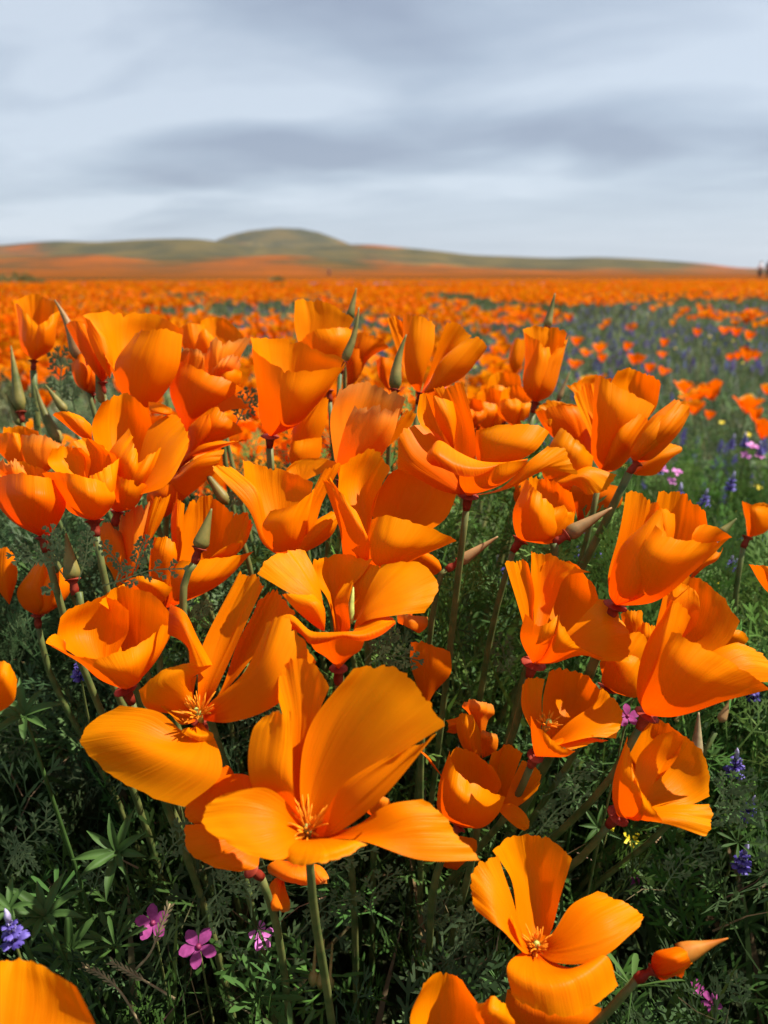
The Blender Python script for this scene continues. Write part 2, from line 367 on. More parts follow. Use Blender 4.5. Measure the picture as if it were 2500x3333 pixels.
# ------------------------------------------------------------------ terrain
def value_noise(x, y, seed=0, octaves=3):
    r = np.random.default_rng(seed); out = np.zeros_like(x, dtype=float); amp = 1.0; tot = 0
    for o in range(octaves):
        g = r.random((64, 64)); xi = np.floor(x).astype(int); yi = np.floor(y).astype(int); fx = x-xi; fy = y-yi
        fx = fx*fx*(3-2*fx); fy = fy*fy*(3-2*fy)
        a = g[xi % 64, yi % 64]; b = g[(xi+1) % 64, yi % 64]; c = g[xi % 64, (yi+1) % 64]; d = g[(xi+1) % 64, (yi+1) % 64]
        out += amp*((a*(1-fx)+b*fx)*(1-fy)+(c*(1-fx)+d*fx)*fy); tot += amp; amp *= 0.5; x = x*2.03+5.1; y = y*2.03+9.7
    return out/tot
def cover_material(name, near=False):
    """flower carpet seen from far: orange sheets, olive grass, thin yellow veins"""
    def b(nt, N, L):
        g = N.new('ShaderNodeNewGeometry'); sp = N.new('ShaderNodeSeparateXYZ'); L.new(g.outputs['Position'], sp.inputs[0])
        at = N.new('ShaderNodeAttribute'); at.attribute_name = 'orange'
        def noise(sx, sy, det, off, sz=0.0):
            cb = N.new('ShaderNodeCombineXYZ')
            for i, (k, o) in enumerate(((sx, sp.outputs[0]), (sy, sp.outputs[1]), (sz, sp.outputs[2]))):
                mm = N.new('ShaderNodeMath'); mm.operation = 'MULTIPLY_ADD'; L.new(o, mm.inputs[0]); mm.inputs[1].default_value = k; mm.inputs[2].default_value = off; L.new(mm.outputs[0], cb.inputs[i])
            q = N.new('ShaderNodeTexNoise'); q.inputs['Scale'].default_value = 1; q.inputs['Detail'].default_value = det; q.inputs['Roughness'].default_value = .6; L.new(cb.outputs[0], q.inputs['Vector']); return q.outputs[0]
        def ramp(fac, a, b_):
            r = N.new('ShaderNodeMapRange'); r.interpolation_type = 'SMOOTHSTEP'; L.new(fac, r.inputs['Value']); r.inputs['From Min'].default_value = a; r.inputs['From Max'].default_value = b_; return r.outputs[0]
        def mix(f, a, b_):
            m_ = N.new('ShaderNodeMix'); m_.data_type = 'RGBA'; L.new(f, m_.inputs['Factor'])
            for s_, v in ((6, a), (7, b_)):
                if isinstance(v, tuple): m_.inputs[s_].default_value = v
                else: L.new(v, m_.inputs[s_])
            return m_.outputs[2]
        n1 = noise(.012, .005, 5, 3.0, .02); n2 = noise(.022, .022, 7, 9.0, .1); n3 = noise(1.3, .5, 4, 1.0)
        grass = mix(ramp(n2, .38, .62), (.036, .034, .014, 1), (.082, .060, .018, 1))
        grass = mix(ramp(n1, .56, .70), grass, (.15, .105, .03, 1))
        orange = mix(ramp(n2, .40, .60), (.090, .036, .008, 1), (.21, .053, .005, 1))
        add = N.new('ShaderNodeMath'); add.operation = 'ADD'; L.new(at.outputs['Fac'], add.inputs[0]); L.new(n1, add.inputs[1])
        a2 = N.new('ShaderNodeMath'); a2.operation = 'MULTIPLY_ADD'; L.new(n2, a2.inputs[0]); a2.inputs[1].default_value = .8; L.new(add.outputs[0], a2.inputs[2])
        c = mix(ramp(a2.outputs[0], 1.10, 1.46), grass, orange)
        if near: c = mix(ramp(n3, .36, .6), (.05, .07, .02, 1), c)
        p = N.new('ShaderNodeBsdfPrincipled'); L.new(c, p.inputs['Base Color']); p.inputs['Roughness'].default_value = 1; p.inputs['Specular IOR Level'].default_value = 0.0
        nb = noise(.16, .10, 8, 2.0, .3); bp = N.new('ShaderNodeBump'); bp.inputs['Strength'].default_value = .5; bp.inputs['Distance'].default_value = 3.0; L.new(nb, bp.inputs['Height']); L.new(bp.outputs[0], p.inputs['Normal'])
        o = N.new('ShaderNodeOutputMaterial'); L.new(p.outputs[0], o.inputs[0])
    return mat(name, b)
M['cover'] = cover_material('flower_carpet'); M['coverhill'] = cover_material('hill_cover')
def ground_material():
    def b(nt, N, L):
        g = N.new('ShaderNodeNewGeometry'); n1 = N.new('ShaderNodeTexNoise'); n1.inputs['Scale'].default_value = 45; n1.inputs['Detail'].default_value = 6; L.new(g.outputs['Position'], n1.inputs['Vector'])
        n2 = N.new('ShaderNodeTexNoise'); n2.inputs['Scale'].default_value = 2.2; n2.inputs['Detail'].default_value = 4; L.new(g.outputs['Position'], n2.inputs['Vector'])
        cr = N.new('ShaderNodeValToRGB'); e = cr.color_ramp.elements; e[0].position = .35; e[0].color = (.018, .016, .009, 1); e[1].position = .7; e[1].color = (.07, .055, .032, 1); L.new(n1.outputs[0], cr.inputs[0])
        c2 = N.new('ShaderNodeValToRGB'); e = c2.color_ramp.elements; e[0].position = .3; e[0].color = (.02, .035, .01, 1); e[1].position = .7; e[1].color = (.045, .075, .02, 1); L.new(n1.outputs[0], c2.inputs[0])
        mx = N.new('ShaderNodeMix'); mx.data_type = 'RGBA'; L.new(n2.outputs[0], mx.inputs['Factor']); L.new(cr.outputs[0], mx.inputs[6]); L.new(c2.outputs[0], mx.inputs[7])
        p = N.new('ShaderNodeBsdfPrincipled'); L.new(mx.outputs[2], p.inputs['Base Color']); p.inputs['Roughness'].default_value = .95; p.inputs['Specular IOR Level'].default_value = .1
        bp = N.new('ShaderNodeBump'); bp.inputs['Strength'].default_value = .8; bp.inputs['Distance'].default_value = .01; L.new(n1.outputs[0], bp.inputs['Height']); L.new(bp.outputs[0], p.inputs['Normal'])
        o = N.new('ShaderNodeOutputMaterial'); L.new(p.outputs[0], o.inputs[0])
    return mat('soil_and_moss', b)
M['ground'] = ground_material()
def sheet(name, xs, ys, fz, m, orange=None):
    X, Y = np.meshgrid(xs, ys, indexing='ij')
    if callable(xs): pass
    Z = fz(X, Y); V = np.stack([X, Y, Z], -1).reshape(-1, 3); idx = np.arange(X.size).reshape(X.shape)
    f = np.stack([idx[:-1, :-1], idx[1:, :-1], idx[1:, 1:], idx[:-1, 1:]], -1).reshape(-1, 4)
    o = mesh_obj(name, V, f.tolist(), m)
    if orange is not None:
        a = o.data.attributes.new('orange', 'FLOAT', 'POINT'); a.data.foreach_set('value', orange(X, Y, Z).ravel().astype(np.float32))
    return tag(o, kind='structure')
HS = 0.75
def px2(p): return (p-829.5)/1659.0
SKY_L = [(-900,560),(-500,545),(-200,535),(0,529),(60,523),(130,518),(200,523),(300,516),(420,513),(470,520),(560,535),(700,532),(760,526),(800,526),(850,532),(950,541),(1010,550),(1100,553),(1200,557),(1290,554),(1400,559),(1470,564),(1540,570),(1590,578),(1659,579),(1800,583),(2300,586),(2600,588)]
PEAK = [(380,560),(440,535),(470,517),(500,506),(540,497),(600,491),(650,493),(690,501),(720,512),(745,522),(790,540),(860,560)]
NEARH = [(-900,570),(-200,560),(0,550),(120,552),(230,549),(330,562),(480,556),(620,549),(740,562),(880,572),(1000,576),(1200,582),(1400,584),(1659,590),(2600,592)]
def hill(name, prof, yr, y0, label, orange, seed, wob=1.0):
    P = np.array(prof, float); bb = (1105.5-P[:, 1])/1659.0; us = (P[:, 0]-829.5)/1659.0/(cp+bb*sp_); el = (bb*cp-sp_)/(cp+bb*sp_)
    n = 260
    u = np.linspace(us[0], us[-1], n); t = np.linspace(0, 1, 40)
    k = np.exp(-0.5*(np.linspace(-2, 2, 9))**2); k /= k.sum()
    e = np.convolve(np.pad(np.interp(u, us, el), 4, mode='edge'), k, 'valid')
    U, T = np.meshgrid(u, t, indexing='ij'); E = np.repeat(e[:, None], 40, 1)
    yy = y0+(yr-y0)*np.minimum(T/0.72, 1)+np.maximum(T-0.72, 0)/0.28*(yr*0.5)
    s = np.minimum(T/0.72, 1); prof_ = s**1.25
    fall = 1-np.clip((T-0.72)/0.28, 0, 1)**2*1.05
    Xw = U*yy
    Z = E*yy*prof_*fall + 0.25
    nz = value_noise(Xw*0.012+50, yy*0.008+70, seed, 4)-0.5
    Z += nz*E*yr*0.22*np.sin(np.clip(s, 0, 1)*math.pi)*wob
    V = np.stack([Xw, yy, Z], -1).reshape(-1, 3); idx = np.arange(Xw.size).reshape(Xw.shape)
    f = np.stack([idx[:-1, :-1], idx[1:, :-1], idx[1:, 1:], idx[:-1, 1:]], -1).reshape(-1, 4)
    o = mesh_obj(name, V, f.tolist(), M['coverhill'])
    a = o.data.attributes.new('orange', 'FLOAT', 'POINT'); a.data.foreach_set('value', orange(U, s, E).ravel().astype(np.float32))
    tag(o, label, kind='structure')
def bump1(x, c, w): return np.exp(-((x-c)/w)**2)
sheet('ground', np.array([-60, -20, -5, -1.5, -.5, 0, .5, 1.5, 5, 20, 60.]), np.array([-12, -3, 0, .4, .8, 1.6, 3, 6, 12, 24, 40.]), lambda x, y: x*0+0.0, M['ground'])
xs = np.concatenate([-np.geomspace(3000, 5, 30), np.linspace(-4, 4, 9), np.geomspace(5, 3000, 30)])
sheet('flower_field', xs, np.geomspace(26, 3500, 60), lambda x, y: 0.17+0*x, M['cover'], lambda X, Y, Z: X*0+0.62)
hill('hill', PEAK, 1250, 900, 'round olive summit behind the ridge', lambda U, s, E: 0.12+0.15*(s < .4), 3)
hill('hill', SKY_L, 950, 420, 'long low ridge of olive and orange slopes', lambda U, s, E: 0.62-0.52*np.clip((s-.1)*1.9, 0, 1)+0.42*bump1(U, px2(100), .04)*s+0.5*bump1(U, px2(1540), .05)*s+.28*bump1(U, px2(800), .03)*s, 5)
hill('hill', NEARH, 520, 180, 'near orange slope below the ridge', lambda U, s, E: 0.66-0.22*s+.1*np.sin(U*30), 8)

# ------------------------------------------------------------------ joined ground cover built from small pieces
def join(name, tv, tf, X, loc, colr, m, parent=None):
    """tv (n,3) piece vertices, tf (k,3) triangles, X (N,3,3) turns and sizes, loc (N,3), colr (N,3) or (N,n,3)"""
    N_ = len(loc); n = len(tv); k = len(tf)
    V = np.einsum('vj,Nij->Nvi', tv, X)+loc[:, None, :]
    Fc = (tf[None]+(np.arange(N_)*n)[:, None, None]).reshape(-1, 3)
    me = bpy.data.meshes.new(name); me.vertices.add(N_*n); me.vertices.foreach_set('co', V.astype(np.float32).ravel())
    me.loops.add(N_*k*3); me.loops.foreach_set('vertex_index', Fc.astype(np.int32).ravel())
    me.polygons.add(N_*k); me.polygons.foreach_set('loop_start', np.arange(N_*k, dtype=np.int32)*3)
    try: me.polygons.foreach_set('loop_total', np.full(N_*k, 3, dtype=np.int32))
    except Exception: pass
    me.update(calc_edges=True)
    if colr.ndim == 2: colr = np.repeat(colr[:, None, :], n, 1)
    c = np.concatenate([colr.reshape(-1, 3), np.ones((N_*n, 1))], 1).astype(np.float32)
    a = me.color_attributes.new('col', 'FLOAT_COLOR', 'POINT'); a.data.foreach_set('color', c.ravel())
    me.materials.append(m); o = bpy.data.objects.new(name, me); COL.objects.link(o)
    if parent: o.parent = parent
    return o
def frames(az, tilt, roll, scale):
    """pieces grow along +Z of their frame, tilted from the vertical by tilt towards az"""
    ca, sa = np.cos(az), np.sin(az); ct, st = np.cos(tilt), np.sin(tilt); cr, sr = np.cos(roll), np.sin(roll)
    N_ = len(az); Rz = np.zeros((N_, 3, 3)); Ry = np.zeros((N_, 3, 3)); Rr = np.zeros((N_, 3, 3))
    Rz[:, 0, 0] = ca; Rz[:, 0, 1] = -sa; Rz[:, 1, 0] = sa; Rz[:, 1, 1] = ca; Rz[:, 2, 2] = 1
    Ry[:, 0, 0] = ct; Ry[:, 0, 2] = st; Ry[:, 2, 0] = -st; Ry[:, 2, 2] = ct; Ry[:, 1, 1] = 1
    Rr[:, 0, 0] = cr; Rr[:, 0, 1] = -sr; Rr[:, 1, 0] = sr; Rr[:, 1, 1] = cr; Rr[:, 2, 2] = 1
    return (Rz@Ry@Rr)*np.asarray(scale)[:, None, None]
def blade_piece(seg=3, w=.035, curl=.35):
    v = []; f = []
    for i in range(seg):
        t = i/seg; ww = w*(1-t*0.75); v += [(curl*t*t, -ww, t), (curl*t*t, ww, t)]
    v.append((curl, 0, .96))
    for i in range(seg-1): f += [(2*i, 2*i+1, 2*i+3), (2*i, 2*i+3, 2*i+2)]
    f.append((2*seg-2, 2*seg-1, 2*seg)); return np.array(v, float), np.array(f)
def lobe(v, f, p, d, n, L, w, tip=.55):
    """narrow rounded lobe starting at p along d in the plane with normal n"""
    p = np.array(p, float); d = np.array(d, float); d /= np.linalg.norm(d); s = np.cross(n, d); s /= np.linalg.norm(s)+1e-9
    o = len(v); q = [p-s*w*.35, p+s*w*.35, p+d*L*.72-s*w*.62, p+d*L*.72+s*w*.62, p+d*L]
    v += [tuple(x) for x in q]; f += [(o, o+1, o+3), (o, o+3, o+2), (o+2, o+3, o+4)]
def fern_piece(seed=0, pairs=4, w=.022, droop=.35, simple_=False):
    """finely divided poppy leaf, length 1 along +Z, blade lies across X"""
    r = random.Random(seed); v = []; f = []
    def mid(t): return np.array((droop*t*t, 0.05*math.sin(t*3+seed), t))
    segs = 5
    for i in range(segs):
        a, b_ = mid(i/segs), mid((i+1)/segs); lobe(v, f, a, b_-a, (1, 0, 0), np.linalg.norm(b_-a)*1.08, w*(1.2-.5*i/segs))
    for i in range(pairs):
        t = .38+.56*i/(pairs-.5)
        for s in (-1, 1):
            p = mid(t); L = (.34-.20*(i/pairs))*r.uniform(.85, 1.15)
            d = np.array((r.uniform(-.25, .25)+.25, s*.85, .75+.2*i/pairs)); d /= np.linalg.norm(d)
            nrm = np.array((1, 0, -.3))
            lobe(v, f, p, d, nrm, L*.75, w*.8)
            for fr in ((.45, .75) if not simple_ else (.6,)):
                for s2 in (-1, 1):
                    q = p+d*L*fr; side = np.cross(nrm, d); side /= np.linalg.norm(side)
                    d2 = d*.8+side*s2*.62+np.array((r.uniform(-.15, .15), 0, 0)); lobe(v, f, q, d2, nrm, L*r.uniform(.34, .5), w*1.0)
            lobe(v, f, p+d*L*.6, d, nrm, L*.5, w*1.15)
    for s in (-1, 0, 1):
        d = np.array((droop*1.5, s*.5, 1)); lobe(v, f, mid(.97), d, (1, 0, 0), .17, w*1.1)
    return np.array(v, float), np.array(f)
def palm_piece(n=8, w=.13, cup=.55):
    v = []; f = []
    for i in range(n):
        a = 2*math.pi*i/n; d = np.array((math.cos(a), math.sin(a), cup)); d /= np.linalg.norm(d); s = np.array((-math.sin(a), math.cos(a), 0)); o = len(v)
        pts = [(0.03, .2), (.45, .75), (.75, 1.0), (.93, .6)]
        for t, ww in pts:
            c = d*t + np.array((0, 0, -.12*t*t)); v += [tuple(c-s*w*ww*.5+np.array((0, 0, .02))), tuple(c), tuple(c+s*w*ww*.5+np.array((0, 0, .02)))]
        v.append(tuple(d*1.0+np.array((0, 0, -.12))))
        for k in range(3):
            q = o+3*k; f += [(q, q+1, q+4), (q, q+4, q+3), (q+1, q+2, q+5), (q+1, q+5, q+4)]
        q = o+9; f += [(q, q+1, q+3), (q+1, q+2, q+3)]
    # leaf stalk
    o = len(v); v += [(-.02, 0, 0.02), (.02, 0, 0.02), (0.05, 0, -1.2)]; f.append((o, o+1, o+2))
    return np.array(v, float), np.array(f)
def canopy(x, y):
    """height of the green layer"""
    z = 0.045+0.43*np.clip(y, 0.1, 1)
    z = np.minimum(z, 0.24)
    m_ = np.clip((x-0.10-0.05*np.clip(y-.4, 0, 2))/0.14, 0, 1)*np.clip((y-.40)/.2, 0, 1)   # the plain at the right lies lower
    far = np.clip((y-.62)/.25, 0, 1)
    low = 0.13+0.03*value_noise(x*6+20, y*6+20, 4, 2)
    k = np.maximum(m_, far)
    return z*(1-k)+low*k
def varied(base, n, sv=.25, hv=.12):
    b_ = np.array(base)[None]*(1+rng.uniform(-sv, sv, (n, 1))); return np.clip(b_*(1+rng.uniform(-hv, hv, (n, 3))), 0.003, 1)
def scatter(n, x0, x1, y0, y1, wedge=None):
    x = rng.uniform(x0, x1, n); y = rng.uniform(y0, y1, n)
    if wedge: k = np.abs(x) < y*wedge+.25; x, y = x[k], y[k]
    return x, y

def near_cover():
    # divided poppy leaves of the clump
    for sd_ in range(4):
        tv, tf = fern_piece(sd_, pairs=3+sd_ % 2)
        x, y = scatter(950, -.62, .5, .12, .95); N_ = len(x)
        zc = canopy(x, y); z = zc*rng.random(N_)**.55*.92
        L = rng.uniform(.035, .075, N_)
        az = rng.uniform(0, 6.28, N_); tilt = rng.uniform(.15, 1.35, N_)
        z = np.clip(z-np.cos(tilt)*L, 0.0, 1)
        deep = varied((.046, .078, .030), N_, .55, .1)
        g = rng.random(N_) < .45; deep[g] = varied((.034, .072, .014), g.sum(), .35, .15); k = x > -.02; deep[k] *= 1.4  # leaves right of centre lightened, sunlight painted into their green
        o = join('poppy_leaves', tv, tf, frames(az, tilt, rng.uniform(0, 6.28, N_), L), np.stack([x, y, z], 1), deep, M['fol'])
        tag(o, ['finely divided grey green leaves filling the poppy clump', 'feathery leaves between the poppy stems', 'fern like leaves at the foot of the poppies', 'small lacy green leaves among the stems'][sd_], 'leaves', kind='stuff')
    tv, tf = fern_piece(6, pairs=4, w=.02)
    x, y = scatter(1300, -.42, .02, .38, .62); N_ = len(x)
    z = (canopy(x, y)+.035)*rng.uniform(.55, 1.0, N_); L = rng.uniform(.03, .06, N_); tilt = rng.uniform(.1, 1.0, N_)
    o = join('poppy_leaves', tv, tf, frames(rng.uniform(0, 6.28, N_), tilt, rng.uniform(0, 6.28, N_), L), np.stack([x, y, np.clip(z-np.cos(tilt)*L, 0, 1)], 1), varied((.060, .100, .038), N_, .45, .15), M['fol'])
    tag(o, 'darker feathery leaves high among the stems of the left half', 'leaves', kind='stuff')
    tv, tf = blade_piece(3, .03, .35)
    x, y = scatter(5000, -.06, .5, .36, 1.0); N_ = len(x)
    o = join('grass', tv, tf, frames(rng.uniform(0, 6.28, N_), rng.uniform(.1, 1.0, N_), rng.uniform(0, 6.28, N_), rng.uniform(.03, .07, N_)), np.stack([x, y, canopy(x, y)*rng.uniform(.3, .95, N_)], 1), varied((.085, .150, .028), N_, .4, .15), M['fol'])  # bright green carries the sunlit look in the blade colour
    tag(o, 'sunlit narrow leaves behind the right hand flowers', 'grass', kind='stuff')
    tv, tf = fern_piece(5, pairs=4, w=.02)
    x, y = scatter(3200, -.14, .62, .36, 1.05); k = y > .34+.0*x; x, y = x[k], y[k]; N_ = len(x)
    z = (canopy(x, y)+.055+.035*((x > -.03) & (x < .13) & (y < .62)))*rng.uniform(.45, 1.0, N_); L = rng.uniform(.03, .07, N_); tilt = rng.uniform(.1, 1.1, N_)
    o = join('poppy_leaves', tv, tf, frames(rng.uniform(0, 6.28, N_), tilt, rng.uniform(0, 6.28, N_), L), np.stack([x, y, np.clip(z-np.cos(tilt)*L, 0, 1)], 1), varied((.080, .145, .030), N_, .4, .15), M['fol'])  # lighter green paints sunlight onto this bank of leaves
    tag(o, 'bright green feathery leaves behind the stems at centre right', 'leaves', kind='stuff')
    # upright green stalks and grass inside the clump
    tv, tf = blade_piece(3, .022, .25)
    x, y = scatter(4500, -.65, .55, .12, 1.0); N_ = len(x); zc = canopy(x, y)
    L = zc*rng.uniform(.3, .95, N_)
    c = varied((.034, .062, .014), N_, .4, .15); k = rng.random(N_) < .10; c[k] = varied((.18, .13, .06), k.sum(), .3, .1)  # dark blade colour stands in for shade inside the clump
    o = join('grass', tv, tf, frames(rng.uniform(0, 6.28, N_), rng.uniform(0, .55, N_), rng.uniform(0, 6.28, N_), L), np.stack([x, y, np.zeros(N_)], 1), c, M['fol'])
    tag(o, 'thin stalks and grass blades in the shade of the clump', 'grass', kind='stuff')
    tv, tf = blade_piece(2, .014, .5)
    x, y = scatter(2200, -.6, .6, .12, .9); N_ = len(x)
    o = join('dry_litter', tv, tf, frames(rng.uniform(0, 6.28, N_), rng.uniform(.5, 1.5, N_), rng.uniform(0, 6.28, N_), rng.uniform(.012, .045, N_)), np.stack([x, y, canopy(x, y)*rng.uniform(.05, .8, N_)], 1), varied((.20, .14, .075), N_, .5, .15), M['fol'])
    tag(o, 'dry stalks and withered bits among the leaves', 'litter', kind='stuff')
    # lupine leaves, small ones low in the clump and on the plain
    tv, tf = palm_piece(8)
    x, y = scatter(2600, -.6, 1.6, .2, 2.0, .6); N_ = len(x); zc = canopy(x, y)
    o = join('lupine_leaves', tv, tf, frames(rng.uniform(0, 6.28, N_), rng.uniform(0, .6, N_), rng.uniform(0, 6.28, N_), rng.uniform(.010, .024, N_)), np.stack([x, y, zc*rng.uniform(.45, 1.0, N_)], 1), varied((.042, .088, .020), N_, .4, .12), M['fol'])
    tag(o, 'small palm shaped leaves spread through the green cover', 'leaves', kind='stuff')
def plain_cover():
    tv, tf = blade_piece(3, .02, .4)
    # dense, thinning with distance
    for (n, y0, y1, h, wd, lab) in ((60000, .55, 2.0, .13, 1.0, 'fine grass of the near plain'), (60000, 1.8, 6.0, .14, 1.9, 'grass further out between the poppies'), (26000, 5.5, 24, .15, 3.6, 'distant green cover under the poppies')):
        yy = y0+(y1-y0)*rng.random(n)**1.25; xx = rng.uniform(-1, 1, n)*(yy*.60+.3)
        k = ~((yy < .8) & (xx < .05)); xx, yy = xx[k], yy[k]; N_ = len(xx)
        t2 = tv.copy(); t2[:, 1] *= wd
        c = varied((.150, .185, .070), N_, .45, .18); q = rng.random(N_) < .4; c[q] = varied((.145, .17, .125), q.sum(), .3, .1); q = rng.random(N_) < .06; c[q] = varied((.26, .22, .10), q.sum(), .3, .1)
        o = join('grass', t2, tf, frames(rng.uniform(0, 6.28, N_), rng.uniform(.05, .95, N_), rng.uniform(0, 6.28, N_), h*rng.uniform(.4, 1.1, N_)), np.stack([xx, yy, np.zeros(N_)], 1), c, M['fol'])
        tag(o, lab, 'grass', kind='stuff')
    tv, tf = fern_piece(7, pairs=3, w=.035, simple_=True)
    n = 7000; yy = .5+4.5*rng.random(n)**1.5; xx = rng.uniform(-1, 1, n)*(yy*.6+.3); N_ = n
    c = varied((.11, .155, .065), N_, .35, .12)
    o = join('poppy_leaves', tv, tf, frames(rng.uniform(0, 6.28, N_), rng.uniform(.1, 1.2, N_), rng.uniform(0, 6.28, N_), rng.uniform(.03, .06, N_)), np.stack([xx, yy, canopy(xx, yy)*rng.uniform(.3, .9, N_)], 1), c, M['fol'])
    tag(o, 'feathery leaves of the plain beyond the clump', 'leaves', kind='stuff')

# ------------------------------------------------------------------ field poppies
def cup_petals(openness, seed=0, nu=5, nv=4, h=.034, ripple=.1, np_=4):
    """parametric petals of a small poppy, base at the origin; returns list of (verts, quads, uv)"""
    r = random.Random(seed); out = []
    for q in range(np_):
        a = q*2*math.pi/np_+r.uniform(-.25, .25); op = openness*r.uniform(.75, 1.3); inner = q % 2
        V = []; uv = []
        for i in range(nu):
            u = -1+2*i/(nu-1)
            for j in range(nv):
                v = j/(nv-1)
                rad = (.003+h*(.30*math.sin(min(1, v*1.6)*math.pi/2)+op*v**1.8*.62))*(1-.10*inner)
                z = h*(v*(1.02-.25*op)-op*.25*v**3)*(1-.07*u*u*v*3)*(1+.06*math.sin(u*5+seed+q))
                th = a+u*(.30+.62*min(1, v*1.5))*(1.0-.2*op)
                rr_ = rad*(1-.06*u*u)+h*ripple*math.sin(u*4+q*2+seed)*v*v*.6
                V.append((rr_*math.cos(th), rr_*math.sin(th), z)); uv.append(((u+1)/2, v))
        idx = np.arange(nu*nv).reshape(nu, nv)
        f = np.stack([idx[:-1, :-1], idx[1:, :-1], idx[1:, 1:], idx[:-1, 1:]], -1).reshape(-1, 4)
        out.append((np.array(V), f, np.array(uv)))
    return out
def density(x, y):
    u = x/np.maximum(y, .1); n = value_noise(x*1.3+30, y*.8+40, 21, 3); n3 = value_noise(x*3.1+8, y*1.5+4, 45, 2); n2 = value_noise(x*.35+9, y*.16+3, 5, 2)
    d = np.zeros_like(x)
    d = np.where(y > 6.5, .75, d)
    d = np.where((y > 9) , 1.0, d)
    midz = (y > 2.6) & (y <= 6.5)
    d = np.where(midz, np.where(u < -.30, .85, np.where(u < .0, np.where(y > 4.6, .5, .35), np.where(u < .22, np.where(y > 4.2, .5, .22), .19))), d)
    d = np.where((y > 1.1) & (y <= 2.6), np.where(u < -.08, .75, np.where(u < .2, .35, .05)), d)
    d = np.where((y > .72) & (y <= 1.1), np.where(u < .02, .65, np.where(u < .16, .2, .0)), d)
    d = np.where((u > .30) & (y > 5.5) & (y < 8.5), .45, d)
    d = np.where((u > .17) & (y < 6), d*1.6*np.clip((n3-.5)*7, 0, 1), d)
    return d*np.clip((n-.40)*6+.35*(y > 8)*n2, .02, 1.2)
LOOK = ['nearly closed', 'half open', 'widely spread', 'cupped', 'open']
def screen(x, y, z):
    d = y*cp-(z-CAM.z)*sp_; u = (z-CAM.z)*cp+y*sp_; return 829.5+1659*x/d, 1105.5-1659*u/d
MARKS = [(40,'the far left tulip flower'),(150,'the long pale bud cap'),(300,'the very broad flower'),(430,'the fan shaped back flower'),(520,'the gap left of the goblet'),(640,'the goblet flower'),(760,'the two pointed buds'),(860,'the fat dark pointed bud'),(960,'the splayed flower'),(1060,'the gap right of the splayed flower'),(1180,'the slim tulip'),(1260,'the gap right of the slim tulip'),(1350,'the large cup flower'),(1440,'the leaning furled flower'),(1520,'the trio on the plain'),(1600,'the right edge clump')]
def where(x, y, z):
    px_, py_ = screen(x, y, z); mk = min(MARKS, key=lambda q: abs(q[0]-px_))[1]
    row = 'low behind' if py_ > 860 else ('at petal height behind' if py_ > 780 else ('just over the top of' if py_ > 715 else 'well beyond'))
    return row+' '+mk
